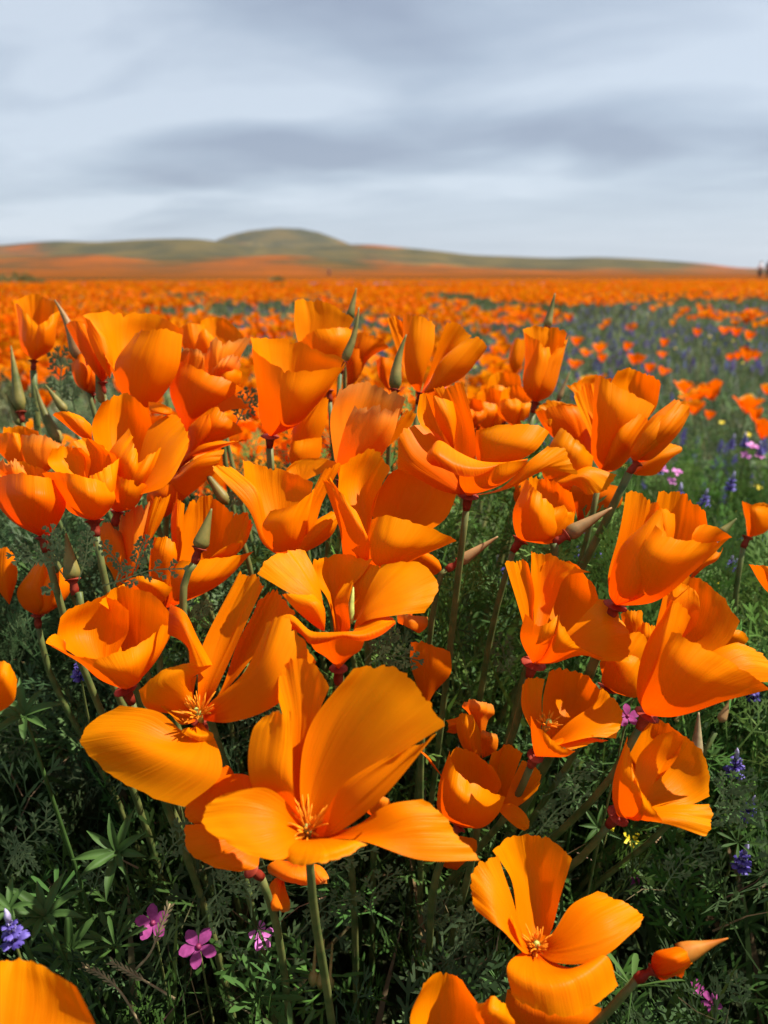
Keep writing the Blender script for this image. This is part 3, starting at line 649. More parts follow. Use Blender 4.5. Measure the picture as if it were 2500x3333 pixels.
def field_poppies():
    # template: joined petals and a stem for the uncountable ones
    tvs = []
    for sd_, op, nu, nv in ((0, .2, 4, 3), (1, .42, 4, 3), (2, .8, 4, 3), (3, .32, 3, 3)):
        V = []; Fq = []; o = 0; C = []
        for (v, f, uv) in cup_petals(op, sd_, nu, nv, ripple=.16):
            V.append(v); Fq += [(a+o, b_+o, c+o) for a, b_, c, d in f]+[(a+o, c+o, d+o) for a, b_, c, d in f]; o += len(v); C += [1+.0*k for k in range(len(v))]
        V = np.concatenate(V); 
        st = np.array([(-.0012, 0, 0), (.0012, 0, 0), (.0010, 0, -.16), (-.0010, 0, -.16)]); Fq += [(o, o+1, o+2), (o, o+2, o+3)]
        vf = np.array([v[2]/.034 for v in V])
        tvs.append((np.concatenate([V, st]), np.array(Fq), vf))
    pts = []
    def sample(n, y0, y1, p, wd=.56):
        yy = y0+(y1-y0)*rng.random(n)**p; xx = rng.uniform(-1, 1, n)*(yy*wd+.15)
        k = rng.random(n) < density(xx, yy); return xx[k], yy[k]
    X = []; Y = []
    for a in ((420, .72, 1.1, 1), (3300, 1.1, 2.6, 1.1), (5600, 2.6, 6.5, 1.1), (13500, 6.2, 13, 1.1), (17000, 12, 30, 1.1)):
        xx, yy = sample(*a); X.append(xx); Y.append(yy)
    X = np.concatenate(X); Y = np.concatenate(Y)
    order = np.argsort(Y); X = X[order]; Y = Y[order]
    # individuals: the nearest 300
    NI = 240
    Z = canopy(X, Y)+rng.uniform(.0, .055, len(X)); Z += np.where(Y > 6, .02, 0)
    protos = {}
    def proto(kind):
        if kind in protos: return protos[kind]
        op = [.2, .45, .65, .3, .5][kind]
        me_p = []
        for (v, f, uv) in cup_petals(op, kind+10, 9, 7, ripple=.14):
            me = bpy.data.meshes.new('petal'); me.from_pydata(v.tolist(), [], f.tolist()); me.polygons.foreach_set('use_smooth', [True]*len(me.polygons))
            ul = me.uv_layers.new(name='UVMap'); li = np.empty(len(me.loops), dtype=np.int32); me.loops.foreach_get('vertex_index', li); ul.data.foreach_set('uv', uv[li].astype(np.float32).ravel())
            me.materials.append(M['petal']); me_p.append(me)
        vs, fs = tube_data([Vector((.01, .0, -.16)), Vector((.004, 0, -.08)), Vector((0, 0, 0))], .0013, .0012, 5)
        ms = bpy.data.meshes.new('stem'); ms.from_pydata([tuple(q) for q in vs], [], fs); ms.materials.append(M['stem'])
        protos[kind] = (me_p, ms); return protos[kind]
    def place(x, y, z, kind, s, rz, tilt, taz, label, group, parts=True):
        me_p, ms = proto(kind)
        root = empty('poppy', (x, y, z)); root.rotation_euler = (tilt*math.cos(taz), tilt*math.sin(taz), rz); root.scale = (s, s, s)
        tag(root, label, 'poppy', group)
        for me in me_p:
            o = bpy.data.objects.new('petal', me); COL.objects.link(o); o.parent = root
        o = bpy.data.objects.new('stem', ms); COL.objects.link(o); o.parent = root
    # the ones on the plain that can be told apart, from the photograph
    LIST = [  # x, y (of 1659 x 2212), size in px, kind, label
        (1505,850,62,2,'open orange poppy of the trio standing on the green plain at right'),(1480,835,46,1,'poppy at the left of the trio on the green plain'),(1540,842,58,3,'poppy at the right of the trio on the green plain'),(1500,878,44,1,'lowest poppy of the trio on the green plain'),
        (1612,870,56,4,'ragged poppy low at the right, above the pink and blue blooms'),(1645,925,56,3,'poppy at the right edge beside the ragged one'),(1630,895,38,0,'small poppy between the ragged one and the right edge'),
        (1590,768,22,0,'little lone poppy at far right of the green plain'),(1634,768,26,3,'little cup poppy by the right edge of the plain'),(1577,772,20,0,'tiny poppy left of the little lone poppy'),
        (1370,775,34,3,'round poppy above the large cup flower'),(1382,775,26,1,'poppy touching the round poppy above the large cup flower'),(1295,750,32,1,'cup poppy left of the round poppy, on open grass'),(1300,773,24,0,'small poppy under the cup poppy on open grass'),
        (1352,748,24,0,'small round poppy in open grass right of the slim tulip'),(1403,795,28,0,'poppy low behind the large cup flower'),(1435,740,24,0,'lone poppy in the middle of the right grass'),(1432,765,22,1,'lone small poppy just below the middle of the right grass'),
        (1505,718,22,0,'tiny poppy in the bluish grass'),(1565,712,26,1,'left one of two tiny poppies in the right grass'),(1590,716,26,3,'right one of two tiny poppies in the right grass'),(1616,722,30,3,'rounded poppy near the right edge of the grass'),
        (1530,898,22,0,'narrow closed poppy on the green plain'),(1245,735,30,1,'poppy just right of the slim tulip rim'),(1265,760,26,2,'open poppy right of the slim tulip'),
        (1280,820,46,2,'soft open poppy behind the left wing of the large cup'),(1105,800,44,3,'small upright poppy left of the slim tulip'),(1060,770,44,2,'wide poppy behind the splayed flower'),(1085,750,34,1,'poppy peeping right of the splayed flower'),
        (1125,745,34,3,'upright poppy between the splayed flower and the slim tulip'),
        (1240,785,30,1,'low poppy beside the pale bud on the right'),(1430,800,26,1,'poppy in the grass over the leaning furled flower'),(1655,840,30,1,'poppy halved by the right edge of the plain'),
        (40,700,44,1,'blurred poppy behind the far left tulip'),(100,860,50,3,'bright cup below the olive bud at the far left'),(60,920,46,2,'orange poppy low behind the leftmost buds'),(20,760,44,2,'open poppy left of the far left stem'),(130,800,50,1,'poppy behind the olive bud at left'),
        (260,830,40,0,'small poppy in the gap right of the dark bud at left'),(520,850,40,2,'poppy in the gap left of the goblet flower'),(300,800,40,3,'poppy glimpsed under the very broad flower'),
        (160,655,28,1,'poppy behind the bent tip of the long pale bud'),
    ]
    cnt = 0; r = random.Random(5)
    for (x, y, s, kd, lab) in LIST:
        # depth from the height at which this plant flowers
        h = 0.40-.03 if False else .185+r.uniform(-.01, .01)
        ang = math.atan((y-1105.5)/1659.0)+PITCH
        dist = (CAM.z-h)/math.tan(ang) if ang > .02 else 8
        dep = dist/math.cos(PITCH) * 1.0
        # forward distance -> camera depth
        b_ = -(y-1105.5)/1659.0; dep = dist/(cp+b_*sp_)
        size = s*dep/1659.0; size = min(max(size, .022), .052)
        P = W('P', x, y+s*.4, dep)
        place(P.x, P.y, P.z, kd, size/.042, r.uniform(0, 6.28), r.uniform(0, .35), r.uniform(0, 6.28), lab, 'poppies on the plain'); cnt += 1
    labs = {0: 'small orange poppy of the dense flowers at the left behind the clump', 1: 'small orange poppy in the middle distance behind the clump', 2: 'small scattered poppy on the green plain at the right'}
    NI = 300-cnt-len(HEROCOUNT)
    for i in range(NI):
        x, y = X[i], Y[i]; u = x/y; g = 0 if u < -.12 else (1 if u < .17 else 2)
        kd = r.randrange(5)
        tl, ta, s_ = r.uniform(0, .5), r.uniform(0, 6.28), r.uniform(.75, 1.15); by = tl*math.sin(ta)
        ln = ' leaning right' if by > .14 else (' leaning left' if by < -.14 else '')
        place(x, y, Z[i], kd, s_, r.uniform(0, 6.28), tl, ta, '%s%s poppy%s %s' % ('small ' if s_ < .9 else ('' if s_ < 1.03 else 'big '), LOOK[kd], ln, where(x, y, Z[i])), 'poppies of the field behind the clump')
    X, Y, Z = X[NI:], Y[NI:], Z[NI:]
    grp = rng.integers(0, 4, len(X))
    for g, (tv, tf, vf) in enumerate(tvs):
        k = grp == g; N_ = k.sum(); s = rng.uniform(.8, 1.2, N_)*np.where(Y[k] > 10, 1.35, 1.1)
        c = np.array((.72, .150, .001))[None]*np.stack([rng.uniform(.85, 1.05, N_), rng.uniform(.7, 1.45, N_), np.ones(N_)], 1)
        cc = np.repeat(c[:, None, :], len(tv), 1); nvp = len(tv)-4
        cc[:, :nvp, 1] *= (.72+.5*np.clip(vf, 0, 1))[None]
        cc[:, nvp:] = (.09, .13, .045)
        o = join('poppy_field', tv, tf, frames(rng.uniform(0, 6.28, N_), np.abs(rng.normal(0, .35, N_)), rng.uniform(0, 6.28, N_), s), np.stack([X[k], Y[k], Z[k]], 1), cc, M['fieldflower'])
        tag(o, ['closed cups among the endless field poppies', 'half open flowers of the endless poppy field', 'wide open flowers of the endless poppy field', 'small flowers of the endless poppy field'][g], 'poppies', kind='stuff')
HEROCOUNT = range(66)

# ------------------------------------------------------------------ other wild flowers
def lupine(x, y, z, h, s, label, group, parts=True, proto_=None, lean=0.0):
    if proto_ is None:
        root = empty('lupine', (0, 0, 0))
        vs, fs = tube_data(curve_pts([(0.004, 0, -.12), (0, 0, -.05), (0, 0, 0), (0.001, 0, .028)], 7), .0014, .0009, 6); mesh_obj('stem', vs, fs, M['stem'], root)
        # blossom: banner, wings, keel
        V = []; Fc = []
        def petal_(c0, d, up, w, L):
            o = len(V); d = Vector(d).normalized(); up = Vector(up).normalized(); s_ = d.cross(up).normalized()
            for t, ww in ((0, .3), (.4, .9), (.75, 1), (1, .45)):
                for q in (-1, 0, 1): V.append(tuple(Vector(c0)+d*L*t+s_*w*ww*q*.5+up*(L*.25*math.sin(t*3)-abs(q)*w*.22)))
            for k in range(3):
                for q in range(2): a = o+3*k+q; Fc.append((a, a+1, a+4, a+3))
        petal_((0, 0, 0), (.45, 0, .9), (-1, 0, .4), .006, .0062)
        petal_((0, 0, 0), (1, .32, -.1), (0, .3, 1), .004, .0068); petal_((0, 0, 0), (1, -.32, -.1), (0, -.3, 1), .004, .0068); petal_((0, 0, 0), (1, 0, -.25), (0, 0, 1), .0032, .006)
        me = bpy.data.meshes.new('blossom'); me.from_pydata(V, [], Fc); me.polygons.foreach_set('use_smooth', [True]*len(me.polygons)); me.materials.append(M['violet']); me.materials.append(M['palelilac'])
        for q_ in (2, 3): me.polygons[q_].material_index = 1
        for ring in range(3):
            for k in range(4+ring % 2):
                a = ring*.7+k*2*math.pi/(4+ring % 2); o = bpy.data.objects.new('blossom', me); COL.objects.link(o); o.parent = root
                sc_ = 1.5-.3*ring+random.uniform(-.15, .15); o.location = (.001*math.cos(a), .001*math.sin(a), .002+ring*.0075); o.rotation_euler = (0, -.25-.1*ring, a); o.scale = (sc_,)*3
        vs, fs = tube_data([(0, 0, .022), (0, 0, .027), (0, 0, .031), (0, 0, .034)], 0, 0, 7, [.0022, .0026, .0016, .0003]); mesh_obj('bud_tip', vs, fs, M['palelilac'], root)
    else:
        root = proto_.copy(); COL.objects.link(root)
        for ch in proto_.children:
            c = ch.copy(); COL.objects.link(c); c.parent = root
    root.location = (x, y, z); root.scale = (s, s, s); root.rotation_euler = (lean, lean*.5, random.uniform(0, 6.28))
    tag(root, label, 'lupine', group); return root
def lupine_leaf(crop, cx, cy, rad, d, nlf, label, tilt=(0, 0, 1), spin=0.0, m='leafgreen', width=.2):
    """palm shaped leaf: leaflets are parts"""
    c = W(crop, cx, cy, d); r = rad/CROP[crop][2]/F*d; root = empty('lupine_leaf', c); tag(root, label, 'leaf', 'palm shaped leaves among the poppies')
    q = Vector(tilt).normalized().to_track_quat('Z', 'Y')
    V = []; n = 7
    for j in range(n):
        t = j/(n-1); ww = math.sin(min(1, t*1.05+.05)**.9*math.pi)**.7*.5*width+.01
        for k in (-1, -.5, 0, .5, 1): V.append((r*t, r*ww*k, r*(.30*math.sin(t*1.9)+.07*abs(k)*ww/width*2)))
    f = [(j*5+k, j*5+k+1, j*5+k+6, j*5+k+5) for j in range(n-1) for k in range(4)]
    me = bpy.data.meshes.new('leaflet'); me.from_pydata(V, [], f); me.polygons.foreach_set('use_smooth', [True]*len(me.polygons)); me.materials.append(M[m])
    rr_ = random.Random(int(cx+cy))
    for i in range(nlf):
        o = bpy.data.objects.new('leaflet', me); COL.objects.link(o); o.parent = root; s = rr_.uniform(.72, 1.05)
        o.rotation_euler = (q @ Matrix.Rotation(spin+i*2*math.pi/nlf+rr_.uniform(-.1, .1), 4, 'Z').to_quaternion() @ Matrix.Rotation(rr_.uniform(-.25, .1), 4, 'Y').to_quaternion()).to_euler(); o.scale = (s, s, s)
    g = Vector((c.x*.9, c.y+.02, 0))-c
    vs, fs = tube_data(curve_pts([g, g*.5+Vector((0.005, 0, 0)), Vector((0, 0, 0))], 8), .0010, .0008, 6); mesh_obj('stalk', vs, fs, M[m], root)
def leaf_frond(crop, path, d, wpx, label, m='leafgrey', pairs=5):
    """one finely cut poppy leaf laid along a path"""
    P = [W(crop, p[0], p[1], d+(p[2] if len(p) > 2 else 0)/1000) for p in path]; root = P[0].copy()
    C = crom([tuple(p-root) for p in P], np.linspace(0, 1, 13)); k = wpx/CROP[crop][2]/F*d
    vf = (Vector((0, cp, -sp_))+Vector((0.1, 0, .15))).normalized(); v = []; f = []; r = random.Random(int(path[0][0]*3+path[0][1]))
    lw = .00055*d/.3
    for i in range(12): lobe(v, f, C[i], C[i+1]-C[i], tuple(vf), np.linalg.norm(C[i+1]-C[i])*1.1, lw*1.1)
    for i in range(pairs):
        t = .25+.7*i/(pairs-.3); q = C[int(t*12)]; dd = C[min(12, int(t*12)+1)]-C[max(0, int(t*12)-1)]; dd = Vector(dd).normalized(); sd = vf.cross(dd).normalized()
        for s in (-1, 1):
            L = k*(1-.5*abs(t-.5))*r.uniform(.85, 1.15); dr = (dd*.75+sd*s*.8+vf*r.uniform(-.35, .2)).normalized()
            lobe(v, f, q, dr, tuple(vf), L*.8, lw)
            for fr in (.42, .74):
                for s2 in (-1, 1):
                    dq = (dr*.8+vf.cross(dr)*s2*.7).normalized(); lobe(v, f, np.array(q)+np.array(dr)*L*fr, dq, tuple(vf), L*r.uniform(.30, .46), lw*1.3)
            lobe(v, f, np.array(q)+np.array(dr)*L*.75, dr, tuple(vf), L*.35, lw*1.5)
    for s in (-.6, 0, .6): lobe(v, f, C[-1], (Vector(C[-1]-C[-2]).normalized()+vf.cross(Vector(C[-1]-C[-2]).normalized())*s), tuple(vf), k*.45, lw*1.3)
    o = mesh_obj('poppy_leaf', v, [tuple(x) for x in f], M[m], smooth=False); o.location = root
    tag(o, label, 'leaf', 'feathery poppy leaves in front')
def filaree(crop, cx, cy, rad, d, label, tilt=(0, -.6, .7), spin=0, name='filaree_flower', m='pink', heart='magenta', npet=5, group='pink filaree flowers', cat='wildflower', width=.62, stalk=True):
    c = W(crop, cx, cy, d); r = rad/CROP[crop][2]/F*d
    return star(c, r, label, tilt, spin, name, m, heart, npet, group, cat, width, stalk)
def star(c, r, label, tilt=(0, -.3, .9), spin=0, name='filaree_flower', m='pink', heart='magenta', npet=5, group='pink filaree flowers', cat='wildflower', width=.62, stalk=True, parts=True):
    root = empty(name, c); tag(root, label, cat, group); q = Vector(tilt).normalized().to_track_quat('Z', 'Y')
    V = []; n = 6
    for j in range(n):
        t = j/(n-1); ww = (.16+.84*math.sin(min(1, t*.98)**1.3*math.pi)**.8)*.5*width if j < n-1 else .12*width
        for k in (-1, 0, 1): V.append((r*(.08+.92*t), r*ww*k, r*(.10*math.sin(t*2.6)+.05*abs(k))))
    f = [(j*3+k, j*3+k+1, j*3+k+4, j*3+k+3) for j in range(n-1) for k in range(2)]
    me = bpy.data.meshes.new('petal'); me.from_pydata(V, [], f); me.polygons.foreach_set('use_smooth', [True]*len(me.polygons)); me.materials.append(M[m]); rr_ = random.Random(int(c.x*1e4))
    for i in range(npet):
        o = bpy.data.objects.new('petal', me); COL.objects.link(o); o.parent = root
        o.rotation_euler = (q @ Matrix.Rotation(spin+i*2*math.pi/npet+rr_.uniform(-.1, .1), 4, 'Z').to_quaternion() @ Matrix.Rotation(rr_.uniform(-.35, .15), 4, 'Y').to_quaternion()).to_euler()
    ax = q @ Vector((0, 0, 1))
    vs, fs = tube_data([ax*0, ax*r*.14, ax*r*.22], 0, 0, 7, [r*.17, r*.15, r*.04]); mesh_obj('heart', vs, fs, M[heart], root)
    if stalk:
        g = Vector((rr_.uniform(-.02, .02), rr_.uniform(-.01, .03), -c.z)); vs, fs = tube_data(curve_pts([g, g*.4-ax*r*.8, -ax*r*.02], 8), .0007, .0005, 5); mesh_obj('stem', vs, fs, M['stem'], root)
    return root
def wild_flowers():
    LAB = [('P',1590,1645,.40,1.0,'violet lupine with white tipped banners right of the lowest bowl poppy'),('P',1617,1745,.39,.85,'violet lupine just below the white tipped one at right'),('P',1603,1852,.37,.9,'violet lupine standing alone near the right edge, lower right'),
           ('P',28,2005,.27,.85,'large violet lupine at the left edge near the bottom'),('P',172,1440,.36,.8,'dark violet lupine in shade under the bowl poppy'),('P',1083,1235,.50,1.15,'very dark lupine left of the bowl with the shaded inside'),
           ('P',1470,1070,.72,1.25,'wide violet lupine left of the trumpet flower tip'),('P',1522,1075,.70,1.0,'violet lupine between two others above the trumpet tip'),('P',1578,1040,.76,1.15,'violet lupine in grass at the right'),('P',1580,1215,.56,.75,'pale tipped lupine beside the trumpet flower'),
           ('P',1290,1190,.58,.8,'small lupine left of the trumpet flower'),('P',1245,1185,.62,.8,'dark lupine right of the slanting stems'),('P',1425,1010,.82,.9,'lupine beside the pink blooms'),('P',1390,950,.95,.9,'distant lupine below the leaning furled flower'),
           ('P',1610,950,.95,1.1,'dark lupine beside the pink cluster at right'),('P',1580,955,.95,1.1,'dark lupine left of the pink cluster at right'),('P',1645,968,.9,1.0,'lupine at the right edge below the pink cluster'),('P',1595,1225,.56,.7,'second pale tipped lupine by the trumpet flower'),
           ('P',1545,1185,.6,.8,'small dark lupine right of the trumpet flower'),('P',1630,1490,.46,.9,'dark lupine head under the broad flower at the right edge')]
    first = None
    for i, (c, x, y, d, s, lab) in enumerate(LAB):
        p = W(c, x, y, d); k = lupine(p.x, p.y, p.z-.008*s, 0, s*.52, lab, 'lupines in bloom', proto_=first, lean=.12)
        if first is None: first = k
    # plain: single mesh lupines
    tv = []; tf = []
    for ring in range(4):
        for k in range(4):
            a = ring*.8+k*math.pi/2; o = len(tv); rr_ = .0065*(1-.15*ring); z0 = ring*.0065
            tv += [(0, 0, z0), (rr_*math.cos(a-.5), rr_*math.sin(a-.5), z0+.002), (rr_*1.2*math.cos(a), rr_*1.2*math.sin(a), z0-.001), (rr_*math.cos(a+.5), rr_*math.sin(a+.5), z0+.002), (rr_*.6*math.cos(a), rr_*.6*math.sin(a), z0+.0065)]
            tf += [(o, o+1, o+2), (o, o+2, o+3), (o+1, o+4, o+3)]
    tv = np.array(tv); tf = np.array(tf)
    n = 3000; yy = .75+7*rng.random(n)**1.6; u = rng.uniform(-.2, .58, n); xx = u*yy; k = (value_noise(xx*2.2+11, yy*1.1+5, 33, 2) > .50) & (rng.random(n) < np.where(yy < 2, .3, .95)) & ((yy > .95) | (u > .3)) & ((u > .12) | (yy > 2.4)); xx, yy = xx[k], yy[k]; o_ = np.argsort(yy); xx, yy = xx[o_], yy[o_]
    zz = canopy(xx, yy)-.005+rng.uniform(-.02, .02, len(xx)); zz = np.maximum(zz, .05)
    me = bpy.data.meshes.new('lupine'); vv = np.concatenate([tv, [(-.0007, 0, 0), (.0007, 0, 0), (0, 0, -.12)]]); me.from_pydata(vv.tolist(), [], tf.tolist()+[(len(tv), len(tv)+1, len(tv)+2)]); me.materials.append(M['violet'])
    for i in range(130):
        o = bpy.data.objects.new('lupine', me); COL.objects.link(o); o.location = (xx[i], yy[i], zz[i]); s = random.uniform(.45, .8); o.scale = (s, s, s); o.rotation_euler = (random.uniform(-.3, .3), random.uniform(-.3, .3), random.uniform(0, 6))
        tag(o, '%s violet lupine %s' % (['small', 'full', 'tall'][min(2, int((s-.45)/.12))], where(xx[i], yy[i], zz[i])), 'lupine', 'lupines dotted over the plain')
    xx, yy, zz = xx[130:], yy[130:], zz[130:]; N_ = len(xx)
    o = join('lupine_field', tv, tf, frames(rng.uniform(0, 6.28, N_), rng.uniform(0, .4, N_), rng.uniform(0, 6.28, N_), rng.uniform(.6, 1.1, N_)), np.stack([xx, yy, zz], 1), varied((.13, .11, .28), N_, .4, .2), M['fieldflower'])
    tag(o, 'distant haze of blue violet lupines over the plain', 'lupines', kind='stuff')
    # pink
    filaree('I', 613, 497, 72, .34, 'shaded pink flower at the left of the three near the bottom', spin=.5, m='shadedpink')
    filaree('I', 795, 592, 78, .335, 'largest pink flower, middle of the three near the bottom', spin=-.3, m='shadedpink')
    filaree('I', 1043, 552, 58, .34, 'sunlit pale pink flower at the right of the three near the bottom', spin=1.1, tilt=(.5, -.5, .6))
    filaree('F', 815, 1165, 75, .345, 'magenta flower between the tilted open bowl and the lower right bowl', spin=.3, m='shadedpink')
    filaree('H', 1062, 375, 45, .42, 'dim magenta flower in the dark right of the four petalled poppy', spin=.2, m='shadedpink')
    filaree('H', 1400, 915, 50, .37, 'dim magenta flower near the bottom right corner', spin=.8, m='shadedpink')
    filaree('H', 1335, 848, 36, .38, 'dim magenta flower above the one in the bottom right corner', spin=.1, m='shadedpink')
    for i, (x, y, r_, d, lab) in enumerate([(1270,1155,16,.6,'pink flower in the grass left of the trumpet flower'),(1282,1178,14,.58,'pink flower below another left of the trumpet flower'),(1430,1015,14,.8,'left pink flower above the trumpet flower'),(1462,1020,13,.8,'right pink flower above the trumpet flower'),(1450,1040,12,.8,'lowest pink flower above the trumpet flower'),
             (1625,965,15,.9,'pink flower of the cluster near the right edge'),(1610,985,13,.9,'lower pink flower of the cluster near the right edge'),(1640,985,12,.9,'rightmost pink flower of the cluster near the right edge'),(1008,795,11,.8,'pink flower behind the splayed poppy'),(955,835,10,.7,'lilac flower left behind the splayed poppy'),(1133,1275,8,.45,'tiny pink flower above the tilted open bowl')]):
        filaree('P', x, y, r_, d, lab, spin=i, tilt=(.1, -.4, .9))
    # yellow
    K_ = dict(name='goldfield_flower', m='yellow', heart='straw', npet=6, group='yellow goldfields', width=.5)
    filaree('P', 1316, 1779, 22, .40, 'upright yellow flower below the lower right bowl', spin=.2, tilt=(.6, -.5, .4), **K_)
    filaree('P', 1363, 1812, 21, .40, 'yellow flower seen from above beside the upright yellow one', spin=.5, **K_)
    filaree('P', 1540, 1262, 15, .55, 'yellow flower right of the layered fan poppy', spin=.1, **K_)
    filaree('P', 1190, 1320+0, 8, .5, 'tiny yellow flower in the grass at centre right', spin=.1, **K_)
    for i in range(60):
        y = .8+3.2*random.random()**1.3; u = random.uniform(.1, .52); x = u*y
        star(Vector((x, y, float(canopy(np.array(x), np.array(y)))+random.uniform(0, .015))), .006, 'small yellow flower '+where(x, y, .15), (random.uniform(-.4, .4), -.3, .9), 0, 'goldfield_flower', 'yellow', 'straw', 5, 'yellow flowers dotted over the plain', 'wildflower', .8, False)
    # palm shaped leaves close by
    LL = [('I',180,470,190,.31,9,'large palm shaped leaf at left beside the near lupine',(.1,-.2,.9),.2),('I',40,440,130,.28,7,'palm shaped leaf directly behind the near lupine at the left edge',(0,-.3,.9),.9),('I',470,212,170,.34,9,'dark palm shaped leaf under the drooping pale petal',(0,-.6,.7),.5),
          ('D',155,1420,250,.31,8,'green palm shaped leaf left of the drooping pale petal',(.1,-.5,.8),.1),('E',1530,690,150,.46,7,'pale green star shaped leaf right of the rolled lip flower',(0,-.5,.8),.3),('F',1560,660,110,.55,8,'palm shaped leaf on the plain at the right edge',(0,-.4,.8),0),
          ('H',1400,400,110,.40,8,'upright palm shaped leaf under the lone violet lupine',(0,-.3,.9),.4),('F',1320,1400,100,.42,7,'palm shaped leaf right of the straw coloured bud',(.2,-.3,.8),.8),('F',500,1560,150,.40,8,'palm shaped leaf under the lower bowls',(-.3,-.4,.8),.2),('F',640,1830,150,.38,7,'palm shaped leaf left of the yellow flowers',(-.2,-.6,.7),.6),
          ('F',90,620,120,.5,7,'leaf with long leaflets left of the shaded bowl',(0,-.4,.8),.9),('F',1500,1220,110,.45,8,'leaf under the right edge of the broad flower',(0,-.4,.8),.1),('I',280,600,150,.33,8,'dim palm shaped leaf right of the near lupine',(0.2,-.5,.8),.7),('H',1560,560,120,.42,8,'dim leaf at the right edge, lower right',(0,-.5,.8),.3),('C',850,1330,130,.62,8,'leaf on the plain left of the trumpet tip',(0,-.4,.8),.3)]
    for a in LL: lupine_leaf(*a[:7], tilt=a[7], spin=a[8])
    FR = [('D',[(420,560),(330,440),(200,400),(75,405)],.292,95,'grey green leaf spreading left from the fat bud'),('D',[(430,520),(360,400),(330,300),(335,235)],.294,80,'grey green leaf rising beside the fat bud'),('D',[(500,560),(540,440),(555,330),(560,250)],.30,70,'leaf rising just right of the fat bud'),
          ('D',[(650,600),(780,560),(960,500),(1165,490)],.285,95,'long grey leaf lying across the pale lit petals'),('D',[(730,590),(760,470),(690,380),(650,335)],.288,60,'thin leaf crossing the lit petal, pointing up left'),('D',[(850,530),(880,430),(910,360),(930,300)],.288,70,'small leaf rising from the long grey leaf'),('D',[(350,640),(330,620),(300,630),(280,630)],.3,40,'little leaf tip below the fat bud'),
          ('G',[(520,1050),(600,960),(700,900),(860,855)],.31,85,'long pale leaf below the foreground flower, left of its stem'),('G',[(700,1090),(690,1000),(640,930),(560,870)],.32,85,'leaf hanging under the foreground flower'),('G',[(870,1000),(800,960),(760,930),(720,990)],.315,70,'leaf crossing the withered flower stem'),('G',[(900,1000),(980,900),(1060,850),(1180,820)],.33,70,'leaf right of the foreground stem'),
          ('I',[(850,280),(870,420),(900,500),(960,660)],.325,70,'pale leaf hanging down between the pink flowers'),('I',[(60,140),(75,180),(90,220),(110,280)],.33,70,'pale leaf tip high at the left edge'),('I',[(1180,560),(1250,480),(1320,420),(1420,400)],.34,70,'leaf at the bottom right of the foreground stem'),('I',[(640,300),(680,200),(730,150),(740,110)],.33,70,'grey leaf beneath the pale drooping petal'),
          ('F',[(150,960),(90,860),(60,740),(20,700)],.40,90,'leaf left of the bowl with the shaded inside'),('E',[(880,900),(960,860),(1080,850),(1195,880)],.33,90,'bushy leaf beside the broad flower with the rolled lip'),('E',[(850,880),(920,800),(990,740),(1050,700)],.34,80,'leaf rising behind the rolled lip flower'),
          ('F',[(1330,1560),(1400,1620),(1500,1700),(1640,1740)],.36,110,'broad grey leaf at the right below the lupines'),('F',[(1340,1700),(1400,1600),(1480,1560),(1560,1540)],.37,100,'grey leaf crossing below the white tipped lupine'),('F',[(1250,1900),(1300,1800),(1400,1740),(1520,1760)],.35,100,'grey leaf right of the ragged lower petal'),
          ('F',[(250,1900),(330,1800),(400,1720),(560,1640)],.38,110,'leaf between the yellow flowers and the cup with the tongue'),('F',[(300,1650),(400,1600),(500,1500),(600,1500)],.38,110,'leaf under the tilted open bowl'),('H',[(520,200),(640,120),(740,60),(860,20)],.42,90,'leaf above the four petalled poppy'),
          ('H',[(1180,420),(1230,340),(1300,260),(1420,230)],.36,90,'leaf left of the lone violet lupine'),('H',[(200,700),(300,620),(340,560),(330,500)],.35,90,'leaf in the shade left of the four petalled poppy'),('H',[(1560,980),(1540,900),(1520,840),(1510,790)],.33,60,'pale leaf in the bottom right corner'),
          ('D',[(1180,820),(1240,780),(1290,740),(1330,720)],.34,60,'leaf in the dark gap left of the tall petals'),('A',[(400,830),(380,700),(390,580),(370,480)],.52,100,'leaf between the tulip flower and the opening bud'),('A',[(480,860),(460,760),(500,700),(560,680)],.5,80,'leaf below the opening bud'),('A',[(1450,1480),(1490,1430),(1520,1400),(1560,1380)],.36,70,'leaf under the arching petal at left'),
          ('A',[(1480,980),(1530,880),(1560,800),(1600,740)],.48,90,'leaf left of the goblet flower'),('A',[(180,1000),(150,920),(170,860),(200,800)],.5,80,'leaf among the leftmost buds'),('I',[(1500,500),(1480,420),(1520,340),(1580,300)],.35,80,'leaf in the dark right of the foreground stem'),('I',[(330,420),(380,350),(400,280),(430,200)],.35,80,'leaf in the dark at left'),
          ('I',[(20,300),(60,220),(150,120),(220,60)],.35,90,'leaf in the dark near the left edge'),('H',[(60,600),(130,540),(200,480),(230,420)],.36,90,'leaf low in the dark, left of the four petalled poppy')]
    for a in FR: leaf_frond(*a)
    # dry seed heads of grass near the bottom
    for (pts, lab) in (([(560,900),(480,770),(400,700),(330,670)], 'yellow green grass seed head leaning left at the bottom'), ([(700,800),(600,740),(530,700),(440,650)], 'reddish bristly grass head at the bottom left'), ([(545,680),(600,620),(640,520),(680,420)], 'thin dry stalk beside the shaded pink flower')):
        P = [W('I', x, y, .33) for x, y in pts]; root = empty('grass_head', P[0]); tag(root, lab, 'grass head')
        C = curve_pts([p-P[0] for p in P], 14); vs, fs = tube_data(C, .0006, .0004, 5); mesh_obj('stalk', vs, fs, M['straw'], root)
        v = []; f = []
        for i in range(6, 13):
            for s in (-1, 1):
                d = (C[i+1]-C[i]).normalized(); sd = d.cross(Vector((0, cp, -sp_))).normalized(); lobe(v, f, tuple(C[i]), tuple(d+sd*s*.5), (0, cp, -sp_), 0.0042, .0007)
